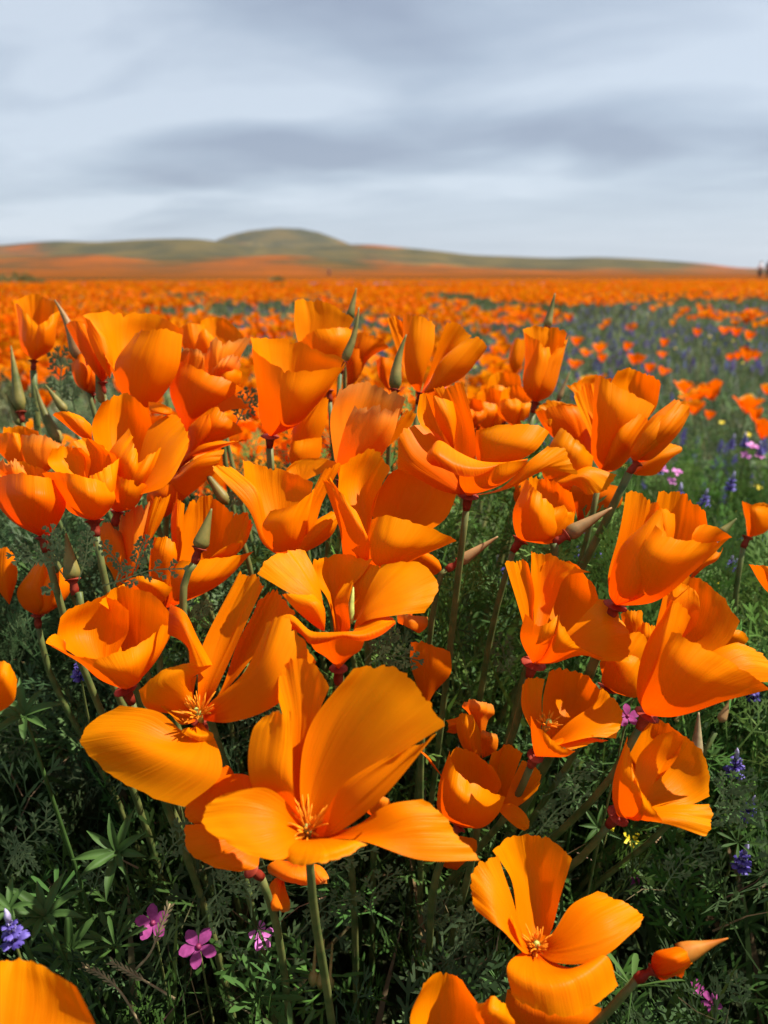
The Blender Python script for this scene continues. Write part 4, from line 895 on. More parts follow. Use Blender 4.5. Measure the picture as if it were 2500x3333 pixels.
        mesh_obj('spikelets', v, [tuple(x) for x in f], M['straw'], root, smooth=False)
    for (x, y, lab) in ((1250, 750, 'left of three green seed pods hanging at the bottom'), (1280, 760, 'middle one of three green seed pods at the bottom'), (1315, 775, 'right of three green seed pods at the bottom')):
        p = W('I', x, y, .33); top = W('I', x+15, y-200, .335); root = empty('seed_pod', p); tag(root, lab, 'seed pod')
        vs, fs = tube_data([Vector(), (top-p)*.12, (top-p)*.25, (top-p)*.32, (top-p)], 0, 0, 7, [.0008, .0023, .0020, .0008, .0005]); mesh_obj('pod', vs, fs, M['bud'], root)
    # small shrubs far out
    for (px_, py_, w, h, dist, lab) in ((30, 612, .9, .42, 22, 'grey green bush at the left edge of the field'), (597, 606, .25, .24, 24, 'small pale bush in the distant poppies')):
        c = Vector(((px_-829.5)/1659*dist*cp, dist, .12)); root = empty('bush', c); tag(root, lab, 'bush')
        tv, tf = blade_piece(2, .12, .2); N_ = 700; a = rng.uniform(0, 6.28, N_); rr_ = rng.random(N_)**.5
        loc = np.stack([np.cos(a)*rr_*w, np.sin(a)*rr_*w*.6, (1-rr_**2)*h*rng.uniform(.2, .85, N_)], 1)
        o = join('foliage', tv, tf, frames(a, rng.uniform(0, 1.0, N_), rng.uniform(0, 6.28, N_), rng.uniform(.06, .16, N_)), loc, varied((.19, .17, .06) if px_ > 100 else (.13, .13, .045), N_, .4, .1), M['fol'], root)
        vs, fs = tube_data([Vector((0, 0, -.12)), Vector((0, 0, h*.5))], .02, .01, 6); mesh_obj('stem', vs, fs, M['straw'], root)

# ------------------------------------------------------------------ people far away
def person(x, y, rz, shirt, trousers, label, hair=(.05, .03, .02)):
    root = empty('person', (x, y, 0)); root.rotation_euler = (0, 0, rz); tag(root, label, 'person')
    M_ = {k: simple('cloth_'+k+str(x)[:5], c, .8, 0, .1, 20, .2) for k, c in (('shirt', shirt), ('trousers', trousers), ('skin', (.45, .26, .18)), ('hair', hair))}
    def skin(name, V, E, Rr, m):
        me = bpy.data.meshes.new(name); me.from_pydata(V, E, []); me.materials.append(m); o = bpy.data.objects.new(name, me); COL.objects.link(o); o.parent = root
        me.skin_vertices.new() if hasattr(me.skin_vertices, 'new') else None
        md = o.modifiers.new('Skin', 'SKIN')
        lay = me.skin_vertices[0] if len(me.skin_vertices) else None
        if lay:
            for i, q in enumerate(Rr): lay.data[i].radius = (q, q)
            lay.data[0].use_root = True
        sb = o.modifiers.new('Sub', 'SUBSURF'); sb.levels = 1; sb.render_levels = 2; return o
    V = [(0, 0, .95), (0, 0, 1.15), (0, 0, 1.38), (0, 0, 1.48), (0, .01, 1.56), (0, .02, 1.68), (-.18, 0, 1.38), (-.24, 0, 1.1), (-.25, .08, .86), (.18, 0, 1.38), (.25, 0, 1.1), (.26, .08, .86), (-.1, 0, .88), (-.11, .03, .48), (-.11, 0, .08), (-.11, .12, .03), (.1, 0, .88), (.11, -.05, .48), (.12, -.02, .08), (.12, .10, .03)]
    E = [(0, 1), (1, 2), (2, 3), (3, 4), (4, 5), (2, 6), (6, 7), (7, 8), (2, 9), (9, 10), (10, 11), (0, 12), (12, 13), (13, 14), (14, 15), (0, 16), (16, 17), (17, 18), (18, 19)]
    Rr = [.13, .12, .13, .055, .09, .09, .06, .045, .03, .06, .045, .03, .085, .06, .04, .03, .085, .06, .04, .03]
    skin('body', V, E, Rr, M_['skin'])
    skin('shirt', [(0, 0, .98), (0, 0, 1.18), (0, 0, 1.39), (-.19, 0, 1.38), (-.24, 0, 1.16), (.19, 0, 1.38), (.25, 0, 1.16)], [(0, 1), (1, 2), (2, 3), (3, 4), (2, 5), (5, 6)], [.16, .15, .155, .08, .065, .08, .065], M_['shirt'])
    skin('trousers', [(0, 0, .97), (-.1, 0, .86), (-.11, .03, .48), (-.11, 0, .12), (.1, 0, .86), (.11, -.05, .48), (.12, -.02, .12)], [(0, 1), (1, 2), (2, 3), (0, 4), (4, 5), (5, 6)], [.155, .11, .08, .06, .11, .08, .06], M_['trousers'])
    skin('hair', [(0, -.02, 1.62), (0, 0, 1.71)], [(0, 1)], [.105, .10], M_['hair'])
near_cover(); plain_cover(); field_poppies(); wild_flowers()
person(px2(1641)*78*cp, 78, .4, (.75, .76, .80), (.02, .02, .025), 'distant person in a white shirt and black trousers near the right edge')
person(px2(1658)*74*cp, 74, -.3, (.02, .02, .025), (.02, .02, .025), 'distant person all in black cut by the right edge')
person(px2(711)*165*cp, 165, 0, (.25, .04, .04), (.12, .03, .03), 'tiny distant person in dark red standing in the field left of the hill foot')

def haze():
    b_ = [(-1300, -15, -1.2), (1300, 2400, 120)]
    x0, y0, z0 = b_[0]; x1, y1, z1 = b_[1]
    V = [(x, y, z) for x in (x0, x1) for y in (y0, y1) for z in (z0, z1)]
    Fq = [(0, 1, 3, 2), (4, 6, 7, 5), (0, 4, 5, 1), (2, 3, 7, 6), (0, 2, 6, 4), (1, 5, 7, 3)]
    def bld(nt, N, L):
        p = N.new('ShaderNodeVolumePrincipled'); p.inputs['Color'].default_value = (.80, .86, .95, 1); p.inputs['Density'].default_value = 0.00010; p.inputs['Anisotropy'].default_value = .2
        o = N.new('ShaderNodeOutputMaterial'); L.new(p.outputs[0], o.inputs['Volume'])
    o = mesh_obj('haze', V, Fq, mat('thin_air', bld), smooth=False); tag(o, kind='stuff'); o['label'] = 'thin pale air over the whole field'
HAZE = True
if HAZE: haze()

# ------------------------------------------------------------------ the near poppies
def hero_poppies():
    # --- wide open flower in the middle foreground
    poppy('G', .25, (925,768,4), [
        [[(850,600,8),(845,380,12),(800,200,14)], [(885,560,12),(895,270,18),(878,42,20)], [(915,600,10),(962,280,14),(1008,165,14)]],
        [[(700,560,0),(705,340,4),(745,278,5)], [(790,520,-2),(800,370,0),(812,262,2)], [(868,600,-4),(865,420,0),(858,268,2)]],
        [[(890,560,6),(930,330,10),(1110,90,12)], [(960,600,8),(1110,340,8),(1300,105,8)], [(1010,700,0),(1290,440,-4),(1476,322,-6)]],
        dict(p=[[(980,700,0),(1060,560,-4),(1250,440,-8)], [(1010,720,-4),(1120,590,-9),(1340,410,-9)], [(1030,755,-6),(1210,620,-10),(1440,350,-7)]], j=.2),
        [[(850,640,-2),(760,572,-6),(610,588,-8)], [(800,700,-8),(640,690,-12),(497,700,-12)], [(880,800,-12),(820,862,-20),(680,835,-20)]],
        [[(865,790,-10),(838,815,-14),(838,850,-16)], [(960,800,-16),(960,840,-24),(950,882,-26)], [(1060,775,-12),(1120,780,-18),(1168,797,-18)]],
        [[(1120,720,0),(1240,640,0),(1400,613,2)], [(1200,765,-4),(1350,735,-4),(1510,735,0)], [(1150,790,-8),(1380,860,-8),(1614,862,-4)]],
    ], 'wide open poppy with tall fan petals and stamens, largest in the foreground', stamens=('G',925,752,2,.011), rk=.25, ripple=1.0, axis=(0.0,-0.25,0.95))
    poppy('G', .285, (700,900,10), [
        dict(b=(690,640,6), p=[[(600,480,4),(560,520,0),(500,560,-2)], [(560,560,0),(480,600,-4),(432,650,-6)], [(600,680,-2),(520,720,-6),(470,720,-6)]]),
        dict(b=(720,560,6), p=[[(680,520,0),(600,520,0),(500,580,0)], [(690,600,-6),(600,640,-6),(500,700,-6)], [(700,680,-6),(640,740,-8),(560,780,-8)]]),
        dict(b=(760,740,6), p=[[(600,720,-4),(520,715,-8),(430,720,-8)], [(640,800,-8),(560,830,-12),(470,850,-12)], [(730,850,-6),(720,890,-10),(650,905,-12)]]),
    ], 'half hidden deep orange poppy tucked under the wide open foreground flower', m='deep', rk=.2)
    # --- flower left of it, with stamens and the big pale petal hanging to the left
    poppy('G', .285, (492,300,4), [
        dict(c='K', p=[[(85,1100,0),(98,860,6),(330,406,16)], [(140,1060,4),(250,760,10),(405,400,14)], [(180,1120,2),(350,740,6),(486,460,12)]]),
        dict(c='K', p=[[(210,1120,8),(330,800,12),(450,590,14)], [(260,1060,8),(420,760,14),(550,500,16)], [(320,1020,6),(500,800,10),(660,640,10)]]),
        dict(c='K', p=[[(150,1180,-2),(360,980,-6),(490,720,-4)], [(260,1180,-8),(500,950,-16),(610,668,-9)], [(280,1290,-8),(560,1180,-16),(795,925,-8)]]),
        [[(440,350,-2),(330,268,-6),(170,240,-6)], [(410,400,-10),(230,390,-14),(32,430,-10)], [(560,395,-10),(575,520,-20),(425,652,-22)]],
        dict(c='D', p=[[(1130,1420,0),(930,1370,0),(885,1255,0)], [(1150,1280,-4),(1060,1190,-6),(1110,1105,-4)], [(1215,1200,0),(1280,1150,0),(1362,1098,2)]]),
        dict(c='D', b='none', j=.5, p=[[(1065,905,2),(1150,950,-2),(1200,1010,-4),(1205,1110,-4)], [(1072,800,4),(1150,840,-4),(1210,940,-6),(1290,1112,-4)], [(1080,712,8),(1175,770,2),(1260,930,0),(1358,1096,2)]]),
        dict(c='D', p=[[(1150,1480,-2),(1090,1420,-3),(1020,1365,-3)], [(1180,1400,2),(1130,1310,4),(1130,1250,4)], [(1230,1330,2),(1235,1240,4),(1250,1170,4)]]),
        [[(470,330,-4),(440,330,-6),(415,340,-6)], [(490,350,-6),(480,360,-9),(470,378,-9)], [(520,340,-6),(545,355,-8),(548,382,-8)]],
    ], 'open poppy with stamens showing and one broad pale petal hanging to the left', stamens=('G',490,284,-2,.009), rk=.3, axis=(-0.15,-0.3,0.9))
    # --- bowl above it on the left
    poppy('D', .30, (800,1262,2), [
        [[(480,1040,4),(370,950,4),(385,800,4)], [(600,1040,14),(560,860,20),(610,672,18)], [(740,1050,12),(815,880,14),(818,740,14)]],
        [[(740,1000,16),(720,780,20),(625,700,16)], [(850,1020,20),(850,800,24),(850,598,22)], [(970,1080,6),(1080,920,6),(1078,770,6)]],
        [[(640,1200,0),(500,1080,-6),(292,965,-6)], [(770,1220,-14),(710,1140,-20),(640,1050,-18)], [(900,1190,-8),(965,1040,-12),(985,888,-10)]],
        [[(880,1200,-6),(960,1050,-10),(972,900,-10)], [(905,1180,-4),(1000,1040,-6),(1040,850,-4)], [(925,1150,0),(1050,980,0),(1088,850,4)]],
        dict(b='none', p=[[(430,1040,0),(400,1010,-4),(292,962,-8)], [(420,1000,2),(380,950,0),(310,925,-3)], [(420,960,4),(390,930,4),(350,903,2)]]),
    ], 'bowl shaped poppy with a pink rim below, left of the tall upright petals', rk=.3, rr=.0058, axis=(-0.25,-0.1,0.95))
    poppy('D', .335, (930,820), [
        [[(860,660,0),(810,600,0),(792,570,0)], [(940,640,-6),(930,580,-8),(930,538,-6)], [(1020,720,0),(1060,670,0),(1100,615,0)]],
        [[(820,740,0),(720,700,0),(620,700,0)], [(860,700,-3),(800,640,-3),(720,620,-3)], [(900,660,0),(860,600,0),(810,580,0)]],
    ], 'ruffled poppy rim peeping up behind the bowl shaped flower with the pink rim', rk=.3, stem=False)
    # --- middle flower with the rolled front lip
    poppy('K', .295, (925,975,2), [
        [[(860,560,12),(770,420,14),(765,325,14)], [(900,520,20),(900,400,22),(905,284,22)], [(970,540,14),(1080,400,14),(1130,310,14)]],
        dict(b=(842,745,0), p=[[(760,590,-4),(600,500,-6),(430,393,-4)], [(815,570,0),(720,440,0),(580,268,4)], [(842,640,4),(800,430,6),(722,270,10)]]),
        dict(b=(842,748,-3), p=[[(790,720,-6),(690,640,-10),(580,520,-9)], [(830,690,-10),(790,580,-12),(690,522,-9)], [(845,670,-2),(835,600,-2),(780,530,-4)]]),
        dict(b=(950,780,6), p=[[(925,690,10),(905,560,12),(960,465,14)], [(960,690,6),(940,560,8),(1010,440,12)], [(992,740,2),(985,600,2),(1012,450,8)]]),
        dict(b=(1000,700,8), p=[[(1000,560,14),(1020,450,16),(1045,395,18)], [(1060,560,12),(1090,420,14),(1110,340,16)], [(1090,620,8),(1150,460,10),(1182,370,12)]]),
        dict(b=(1015,740,2), p=[[(1040,650,4),(1105,490,8),(1190,342,12)], [(1070,640,-2),(1200,500,0),(1400,332,6)], [(1090,660,-4),(1300,560,-4),(1532,470,2)], [(1110,680,-6),(1270,650,-8),(1440,636,-4)]], j=.8),
        [[(850,900,-2),(780,860,-6),(750,805,-8)], [(925,920,-14),(925,860,-20),(930,775,-22)], [(1000,900,-2),(1060,850,-8),(1085,790,-10)]],
        dict(b='none', j=.3, r=.5, p=[[(560,700,-10),(535,690,-14),(526,682,-14)], [(700,765,-20),(650,690,-18),(630,643,-14)], [(755,822,-24),(755,780,-24),(760,745,-20)], [(850,812,-28),(850,780,-28),(850,752,-22)], [(950,785,-28),(950,765,-28),(950,748,-22)], [(1060,806,-26),(1060,770,-26),(1060,742,-18)], [(1170,775,-20),(1160,740,-20),(1150,708,-12)], [(1268,700,-10),(1266,690,-10),(1262,678,-6)]]),
        dict(b=(1000,760,-6), p=[[(1050,700,0),(1090,660,0),(1130,636,2)], [(1090,715,-6),(1170,670,-6),(1220,650,0)], [(1080,745,-12),(1180,715,-12),(1266,688,-8)]]),
    ], 'broad poppy with a rolled bright front lip and a green pod inside, centre', pistil=('K',[(1000,700,8),(1002,600,8),(1015,480,10)]), rk=.35, axis=(0.03,-0.1,0.98), rr=.0045)
    # --- big dark bowl above it
    poppy('B', .33, (831,1735,0), [
        [[(720,1560,2),(648,1300,6),(665,1140,8)], [(790,1420,14),(760,1230,20),(840,1036,20)], [(850,1440,8),(905,1260,10),(968,1150,10)]],
        [[(860,1520,6),(850,1370,10),(945,1180,10)], [(1000,1500,16),(1110,1330,22),(1170,1130,20)], [(1090,1580,6),(1290,1450,8),(1352,1270,8)]],
        [[(700,1740,-4),(650,1500,-8),(550,1225,-8)], [(770,1700,-14),(740,1480,-18),(660,1290,-12)], [(850,1720,-14),(840,1600,-20),(755,1420,-14)]],
        [[(800,1740,-10),(820,1580,-16),(850,1452,-16)], [(900,1740,-18),(980,1620,-26),(1060,1455,-22)], [(960,1780,-8),(1160,1670,-12),(1356,1584,-8)]],
        dict(b=(700,1500,-4), j=.3, p=[[(650,1400,-6),(600,1300,-8),(552,1225,-8)], [(680,1380,-8),(640,1280,-10),(590,1212,-10)], [(760,1440,-10),(680,1320,-12),(592,1208,-10)]]),
    ], 'large deep orange bowl shaped poppy with a sharp petal tip pointing right, in the centre', rk=.4, axis=(0.05,-0.05,1))
    # --- flared flower left of it
    poppy('B', .36, (310,1690,0), [
        [[(200,1500,0),(105,1300,2),(75,1102,4)], [(280,1440,10),(250,1280,14),(240,1140,14)], [(400,1460,6),(470,1330,8),(500,1225,8)]],
        dict(b=(330,1300,14), p=[[(350,1220,16),(330,1180,18),(335,1150,18)], [(430,1190,18),(440,1130,20),(470,1088,20)], [(500,1200,14),(600,1160,14),(655,1120,14)]]),
        [[(195,1600,-4),(110,1400,-6),(-115,1160,-4)], [(205,1540,-4),(130,1310,-4),(-60,1128,0)], [(222,1500,0),(160,1280,0),(40,1182,4)]],
        [[(220,1600,-12),(190,1500,-14),(240,1400,-14)], [(320,1600,-20),(330,1480,-24),(400,1360,-22)], [(430,1590,-12),(470,1440,-14),(505,1260,-8)]],
        [[(440,1560,-4),(450,1400,-8),(540,1180,-6)], [(460,1560,-4),(490,1380,-6),(600,1140,-4)], [(480,1560,0),(560,1340,2),(660,1120,4)]],
        [[(400,1620,-4),(500,1480,-2),(610,1412,0)], [(430,1640,-6),(540,1520,-8),(650,1428,-2)], [(450,1655,-4),(600,1560,-2),(668,1455,0)]],
    ], 'flared poppy whose left petal arches outwards, directly left of the big central bowl', rk=.4, axis=(-0.05,0,1))
    # --- tall goblet, upper centre
    poppy('B', .41, (238,965,0), [
        [[(165,700,2),(150,520,2),(120,370,2)], [(330,650,22),(320,500,24),(330,375,24)], [(520,720,12),(640,590,12),(695,490,10)]],
        [[(180,860,0),(160,660,-2),(130,420,-2)], [(320,850,-18),(345,700,-24),(370,560,-24)], [(410,880,-6),(560,710,-10),(700,522,-6)]],
        [[(300,880,-14),(400,700,-18),(560,570,-16)], [(370,870,-10),(500,690,-12),(640,550,-10)], [(420,860,-2),(600,680,-2),(700,515,2)]],
    ], 'goblet shaped poppy with a smooth flared rim on a short visible stem, upper centre', rk=.7, rr=.0062, sr=.0021, axis=(0.1,-0.1,1))
    poppy('B', .47, (590,690,0), [
        [[(430,450,2),(385,300,2),(385,150,2)], [(510,400,8),(540,260,10),(520,138,10)], [(640,460,4),(700,330,6),(745,245,6)]],
        [[(470,560,-4),(400,460,-6),(388,400,-6)], [(570,480,-14),(590,380,-16),(560,310,-14)], [(690,500,-6),(720,380,-8),(730,320,-6)]],
    ], 'bright poppy with a round upright back petal behind the goblet shaped flower', rk=.7)
    poppy('B', .5, (700,690,0), [
        [[(720,560,0),(700,450,0),(740,342,0)], [(760,520,-6),(810,430,-8),(850,348,-6)], [(790,560,0),(850,480,0),(955,425,-4)]],
        [[(700,600,-4),(690,500,-6),(700,420,-6)], [(740,600,-6),(760,520,-8),(790,440,-6)], [(760,620,0),(800,540,0),(820,470,0)]],
    ], 'small dark poppy with petals leaning right, between two pointed buds at upper centre', m='deep', rk=.8)
    # --- splayed flower upper right of centre
    poppy('B', .46, (1140,705,0), [
        [[(1070,600,2),(1000,440,4),(938,245,2)], [(1060,520,6),(1020,350,6),(985,240,4)], [(1080,500,6),(1055,340,6),(1047,275,4)]],
        [[(1060,620,-4),(1040,400,-6),(1043,230,-4)], [(1110,560,-12),(1120,400,-14),(1135,235,-12)], [(1160,600,-6),(1222,420,-6),(1228,285,-4)]],
        [[(1180,600,6),(1220,480,8),(1300,265,10)], [(1220,580,14),(1300,420,16),(1385,290,16)], [(1240,600,10),(1350,440,10),(1442,355,10)]],
        [[(1190,640,-8),(1250,520,-12),(1390,400,-8)], [(1210,670,-14),(1340,540,-18),(1490,360,-14)], [(1215,690,-6),(1400,600,-8),(1535,440,-6)]],
    ], 'splayed poppy with four tall separated petals right of the centre pointed bud', rk=.7)
    poppy('B', .5, (960,700,0), [
        [[(900,620,0),(880,560,0),(872,500,0)], [(930,600,-6),(925,540,-8),(930,482,-6)], [(960,620,0),(980,560,0),(980,510,0)]],
    ], 'small rounded orange poppy left of the dark pointed bud at upper centre', m='deep', rk=.8, stem=False)
    # --- brown edged flower
    poppy('B', .385, (660,1240,0), [
        dict(m='wilt', r=1.4, j=1.8, p=[[(620,1080,2),(600,850,4),(655,655,6)], [(780,1000,10),(800,830,12),(860,640,14)], [(900,1060,4),(1000,880,4),(1050,735,4)]]),
        dict(m='wilt', r=1.4, j=1.8, p=[[(640,1100,-6),(690,900,-12),(760,770,-12)], [(760,1060,-18),(860,900,-22),(910,785,-22)], [(860,1120,-8),(980,960,-12),(1035,795,-8)]]),
        [[(900,1060,-2),(1010,900,-2),(1060,810,0)], [(900,1000,4),(1010,860,6),(1060,800,6)], [(950,1020,2),(1080,900,2),(1125,820,4)]],
    ], 'tall poppy with a torn brownish rim in the upper middle of the clump', rk=.5)
    poppy('B', .42, (450,1180,0), [
        [[(380,1050,0),(370,930,2),(490,735,4)], [(440,1010,-4),(470,880,-6),(540,710,-4)], [(520,1010,0),(575,880,0),(590,740,0)]],
        [[(370,1130,-4),(350,1080,-6),(365,990,-6)], [(420,1130,-8),(410,1060,-10),(420,980,-8)], [(520,1120,-4),(545,1040,-4),(550,960,-4)]],
    ], 'narrow bright poppy between the goblet flower and the brown rimmed flower', rk=.6)
    # --- curled flower, right of centre
    poppy('J', .34, (505,860,0), [
        [[(430,600,6),(420,430,8),(300,215,8)], [(480,620,2),(470,420,4),(390,190,6)], [(548,640,-2),(540,430,-2),(474,170,2)]],
        dict(b=(420,600,4), j=.4, p=[[(380,520,2),(310,400,0),(248,238,0)], [(410,500,-3),(380,380,-6),(330,262,-4)], [(428,500,2),(435,400,2),(410,290,2)]]),
        [[(280,520,10),(200,380,12),(215,250,12)], [(330,480,14),(290,360,16),(280,240,16)], [(400,540,8),(390,400,10),(340,280,10)]],
        dict(m='deep', p=[[(330,820,-2),(180,740,-4),(78,690,-4)], [(320,720,-4),(180,600,-6),(108,470,-4)], [(440,660,4),(340,500,6),(240,430,6)]]),
        dict(b=(560,660,2), p=[[(550,600,4),(548,520,4),(552,460,4)], [(670,620,-8),(740,540,-12),(840,420,-6)], [(760,660,-8),(900,590,-10),(990,478,-4)]]),
        [[(480,830,-6),(455,790,-10),(450,725,-12)], [(600,820,-14),(660,760,-22),(660,670,-24)], [(700,790,-8),(800,720,-14),(870,640,-14)]],
        [[(700,810,-4),(850,660,-8),(985,552,-4)], [(720,820,-6),(930,690,-10),(1090,590,-4)], [(740,815,-4),(960,705,-6),(1160,728,-4)]],
        dict(b='none', j=.4, r=.5, p=[[(285,670,-26),(256,640,-26),(262,595,-22)], [(350,690,-30),(300,600,-30),(325,522,-22)], [(470,738,-30),(440,670,-30),(450,592,-22)], [(560,735,-28),(560,690,-28),(565,642,-20)], [(700,675,-22),(700,668,-22),(700,655,-18)], [(862,642,-14),(862,636,-14),(862,630,-12)]]),
    ], 'large twisted poppy with an upright folded petal and glossy rolled lips, right of centre', rk=.5, rr=.0058, axis=(0.1,-0.15,1), ripple=.8)
    poppy('J', .39, (1080,900,0), [
        dict(r=1.6, p=[[(950,720,2),(990,560,2),(1070,445,4)], [(1120,720,-6),(1120,600,-8),(1150,510,-4)], [(1170,740,0),(1240,690,0),(1255,620,0)]]),
        dict(b=(980,760,0), r=1.2, p=[[(1040,800,-6),(1160,800,-8),(1212,848,-8)], [(1080,760,-8),(1200,730,-10),(1320,825,-8)], [(1060,730,-2),(1200,680,-2),(1398,732,-4)]]),
        dict(b=(1000,470,6), p=[[(980,440,6),(960,420,6),(958,400,6)], [(985,430,4),(985,410,4),(985,395,4)], [(1000,440,4),(1008,410,4),(1010,392,4)]]),
    ], 'ruffled poppy with a drooping right petal under the large cup on the right', rk=.5, stem=False)
    # --- rolled tulip upper right
    poppy('C', .47, (262,578,0), [
        [[(235,420,4),(215,260,4),(192,130,2)], [(320,380,12),(330,240,12),(330,112,12)], [(390,420,4),(430,260,4),(462,150,2)]],
        [[(195,500,-2),(200,320,-4),(193,140,-2)], [(250,480,-12),(280,330,-12),(290,210,-10)], [(310,500,-8),(360,350,-8),(340,240,-4)]],
        [[(290,500,-10),(330,340,-10),(400,230,-8)], [(340,500,-8),(390,330,-8),(430,230,-4)], [(365,520,0),(420,340,2),(462,165,4)]],
    ], 'slim rolled tulip shaped poppy standing upright below the tallest bud on the right', rk=.7, ripple=1.6, sr=.0018)
    # --- large cup right
    poppy('C', .41, (655,985,0), [
        [[(600,800,6),(530,640,6),(492,540,6)], [(615,760,8),(590,600,10),(560,460,10)], [(640,740,8),(650,600,10),(630,480,10)]],
        [[(600,880,-6),(610,600,-12),(620,395,-10)], [(700,820,-16),(740,620,-22),(760,470,-18)], [(800,860,-8),(920,700,-12),(985,590,-8)]],
        [[(700,640,10),(705,480,12),(760,375,12)], [(830,640,20),(860,480,24),(880,370,22)], [(880,720,12),(990,600,12),(1022,455,10)]],
        [[(620,700,8),(500,520,10),(452,470,10)], [(650,640,12),(570,460,14),(600,410,14)], [(700,600,14),(710,460,16),(725,430,16)]],
        [[(690,900,-12),(740,760,-18),(820,640,-14)], [(715,930,-16),(790,800,-22),(900,640,-16)], [(740,980,-6),(860,860,-10),(950,700,-8)]],
    ], 'large cup shaped poppy with overlapping petals at right, above the flower with drooping petal', rk=.5)
    poppy('C', .44, (600,960,0), [
        dict(m='deep', p=[[(460,860,2),(330,740,2),(260,625,2)], [(520,820,-4),(440,680,-6),(390,590,-4)], [(600,850,0),(600,680,0),(530,590,0)]]),  # shade painted by the darker petals; the lit edge petal stays lighter
        dict(p=[[(400,720,8),(300,640,8),(262,620,8)], [(420,680,10),(380,600,10),(350,560,10)], [(520,700,10),(530,620,10),(530,590,10)]]),
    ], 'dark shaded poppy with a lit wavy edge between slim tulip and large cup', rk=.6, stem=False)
    poppy('C', .385, (870,935,0), [
        [[(830,860,0),(940,690,-2),(1100,560,0)], [(920,840,-12),(1040,720,-16),(1150,570,-8)], [(960,910,-2),(1100,790,-2),(1197,640,0)]],
        [[(850,860,6),(980,680,8),(1120,545,6)], [(900,850,-2),(1060,680,0),(1170,575,2)], [(950,890,2),(1090,740,2),(1190,620,4)]],
        [[(830,880,-6),(900,760,-12),(1000,650,-10)], [(870,880,-12),(960,780,-16),(1050,660,-12)], [(900,900,-8),(1000,830,-12),(1080,720,-8)]],
    ], 'furled poppy leaning to the right on a thick slanting stem, at the clump edge', rk=.9, sr=.002, ripple=1.8)
    poppy('C', .43, (850,1000,0), [
        [[(900,930,0),(1000,850,0),(1080,812,2)], [(920,960,-6),(1020,900,-8),(1142,852,-4)], [(880,1010,0),(990,1000,0),(1080,900,0)]],
    ], 'single petalled orange poppy showing below the furled leaning flower', stem=False, rk=.8)
    poppy('C', .37, (170,1400,0), [
        [[(220,1250,6),(215,1130,6),(225,1005,4)], [(330,1220,12),(340,1100,14),(340,1030,12)], [(440,1320,4),(495,1240,4),(470,1100,2)]],
        [[(150,1370,-2),(130,1220,-6),(205,1035,-4)], [(260,1380,-14),(270,1240,-20),(290,1110,-14)], [(350,1400,-8),(390,1320,-8),(370,1200,-6)]],
        dict(r=2.0, p=[[(300,1380,-8),(340,1280,-12),(370,1190,-8)], [(360,1390,-6),(410,1290,-8),(440,1200,-6)], [(370,1420,0),(480,1330,0),(500,1240,0)]]),
    ], 'crumpled round poppy with frilled edges under the drooping petal, right of centre', rk=.5, ripple=2.2, jag=2, rr=.0055)
    poppy('C', .44, (520,1300,0), [
        dict(m='deep', p=[[(500,1200,0),(460,1120,0),(440,1080,0)], [(580,1180,-4),(590,1110,-6),(600,1060,-4)], [(680,1240,0),(780,1180,0),(785,1070,0)]]),
        dict(m='deep', b=(150,1180), p=[[(135,1150),(130,1110),(140,1050)],[(160,1140,-3),(165,1090,-4),(165,1020,-3)],[(190,1140),(200,1090),(210,1030)]]),
    ], 'shaded dark orange poppy behind the two slanting stems at right', rk=.8, stem=False)
    # --- big trumpet right
    poppy('C', .315, (740,1795,0), [
        [[(700,1650,2),(760,1380,4),(815,1095,6)], [(800,1600,8),(880,1330,10),(920,1130,10)], [(900,1600,6),(980,1380,8),(1010,1190,8)]],
        [[(960,1560,12),(970,1280,14),(1005,1098,14)], [(1060,1560,20),(1130,1300,22),(1160,1120,20)], [(1120,1600,10),(1290,1380,12),(1275,1230,12)]],
        [[(700,1700,-4),(770,1450,-10),(1000,1230,-14)], [(800,1720,-16),(930,1480,-22),(1030,1250,-16)], [(900,1720,-14),(1040,1560,-20),(1055,1450,-18)]],
        [[(850,1720,-14),(880,1500,-20),(985,1310,-20)], [(950,1720,-18),(1080,1520,-26),(1180,1400,-22)], [(990,1760,-4),(1250,1560,-8),(1445,1385,-6)]],
        dict(b=(1120,1560,0), p=[[(1150,1500,-4),(1180,1440,-6),(1200,1400,-6)], [(1200,1460,-2),(1240,1360,-2),(1275,1300,0)], [(1280,1440,2),(1380,1400,2),(1445,1380,0)]]),
        dict(b=(1040,1560,4), p=[[(1000,1450,4),(980,1350,4),(985,1260,4)], [(1050,1450,-6),(1040,1330,-8),(1020,1210,-6)], [(1080,1450,4),(1100,1340,4),(1105,1240,4)]]),
        dict(d=.36, b=(1180,1650), p=[[(1240,1530),(1290,1500),(1330,1450)], [(1290,1540,-3),(1340,1510,-4),(1370,1470,-2)], [(1280,1560),(1350,1520),(1385,1440)]]),
    ], 'tall trumpet shaped poppy with layered folded petals, large at the right', rk=.6, rr=.0062, axis=(0.25,-0.1,1), sr=.002)
    poppy('C', .45, (1535,1385,0), [
        [[(1530,1300,0),(1515,1230,0),(1508,1163,0)], [(1590,1320,-8),(1600,1250,-10),(1600,1190,-8)], [(1640,1350,0),(1690,1290,0),(1720,1200,0)]],
        [[(1530,1320,6),(1530,1240,8),(1560,1180,8)], [(1600,1300,8),(1640,1220,10),(1650,1175,10)], [(1660,1330,4),(1720,1270,4),(1740,1200,4)]],
    ], 'small bright poppy cut by the right edge of the picture, standing over the green plain', root=(0.23,0.40,0))
    poppy('F', .33, (1790,520,0), [
        [[(1720,470,0),(1640,400,0),(1538,248,0)], [(1760,420,-8),(1720,330,-10),(1660,265,-8)], [(1820,430,0),(1830,350,0),(1800,290,0)]],
    ], 'poppy petal poking in from the right edge above the broad right flower', root=(0.22,0.3,0))
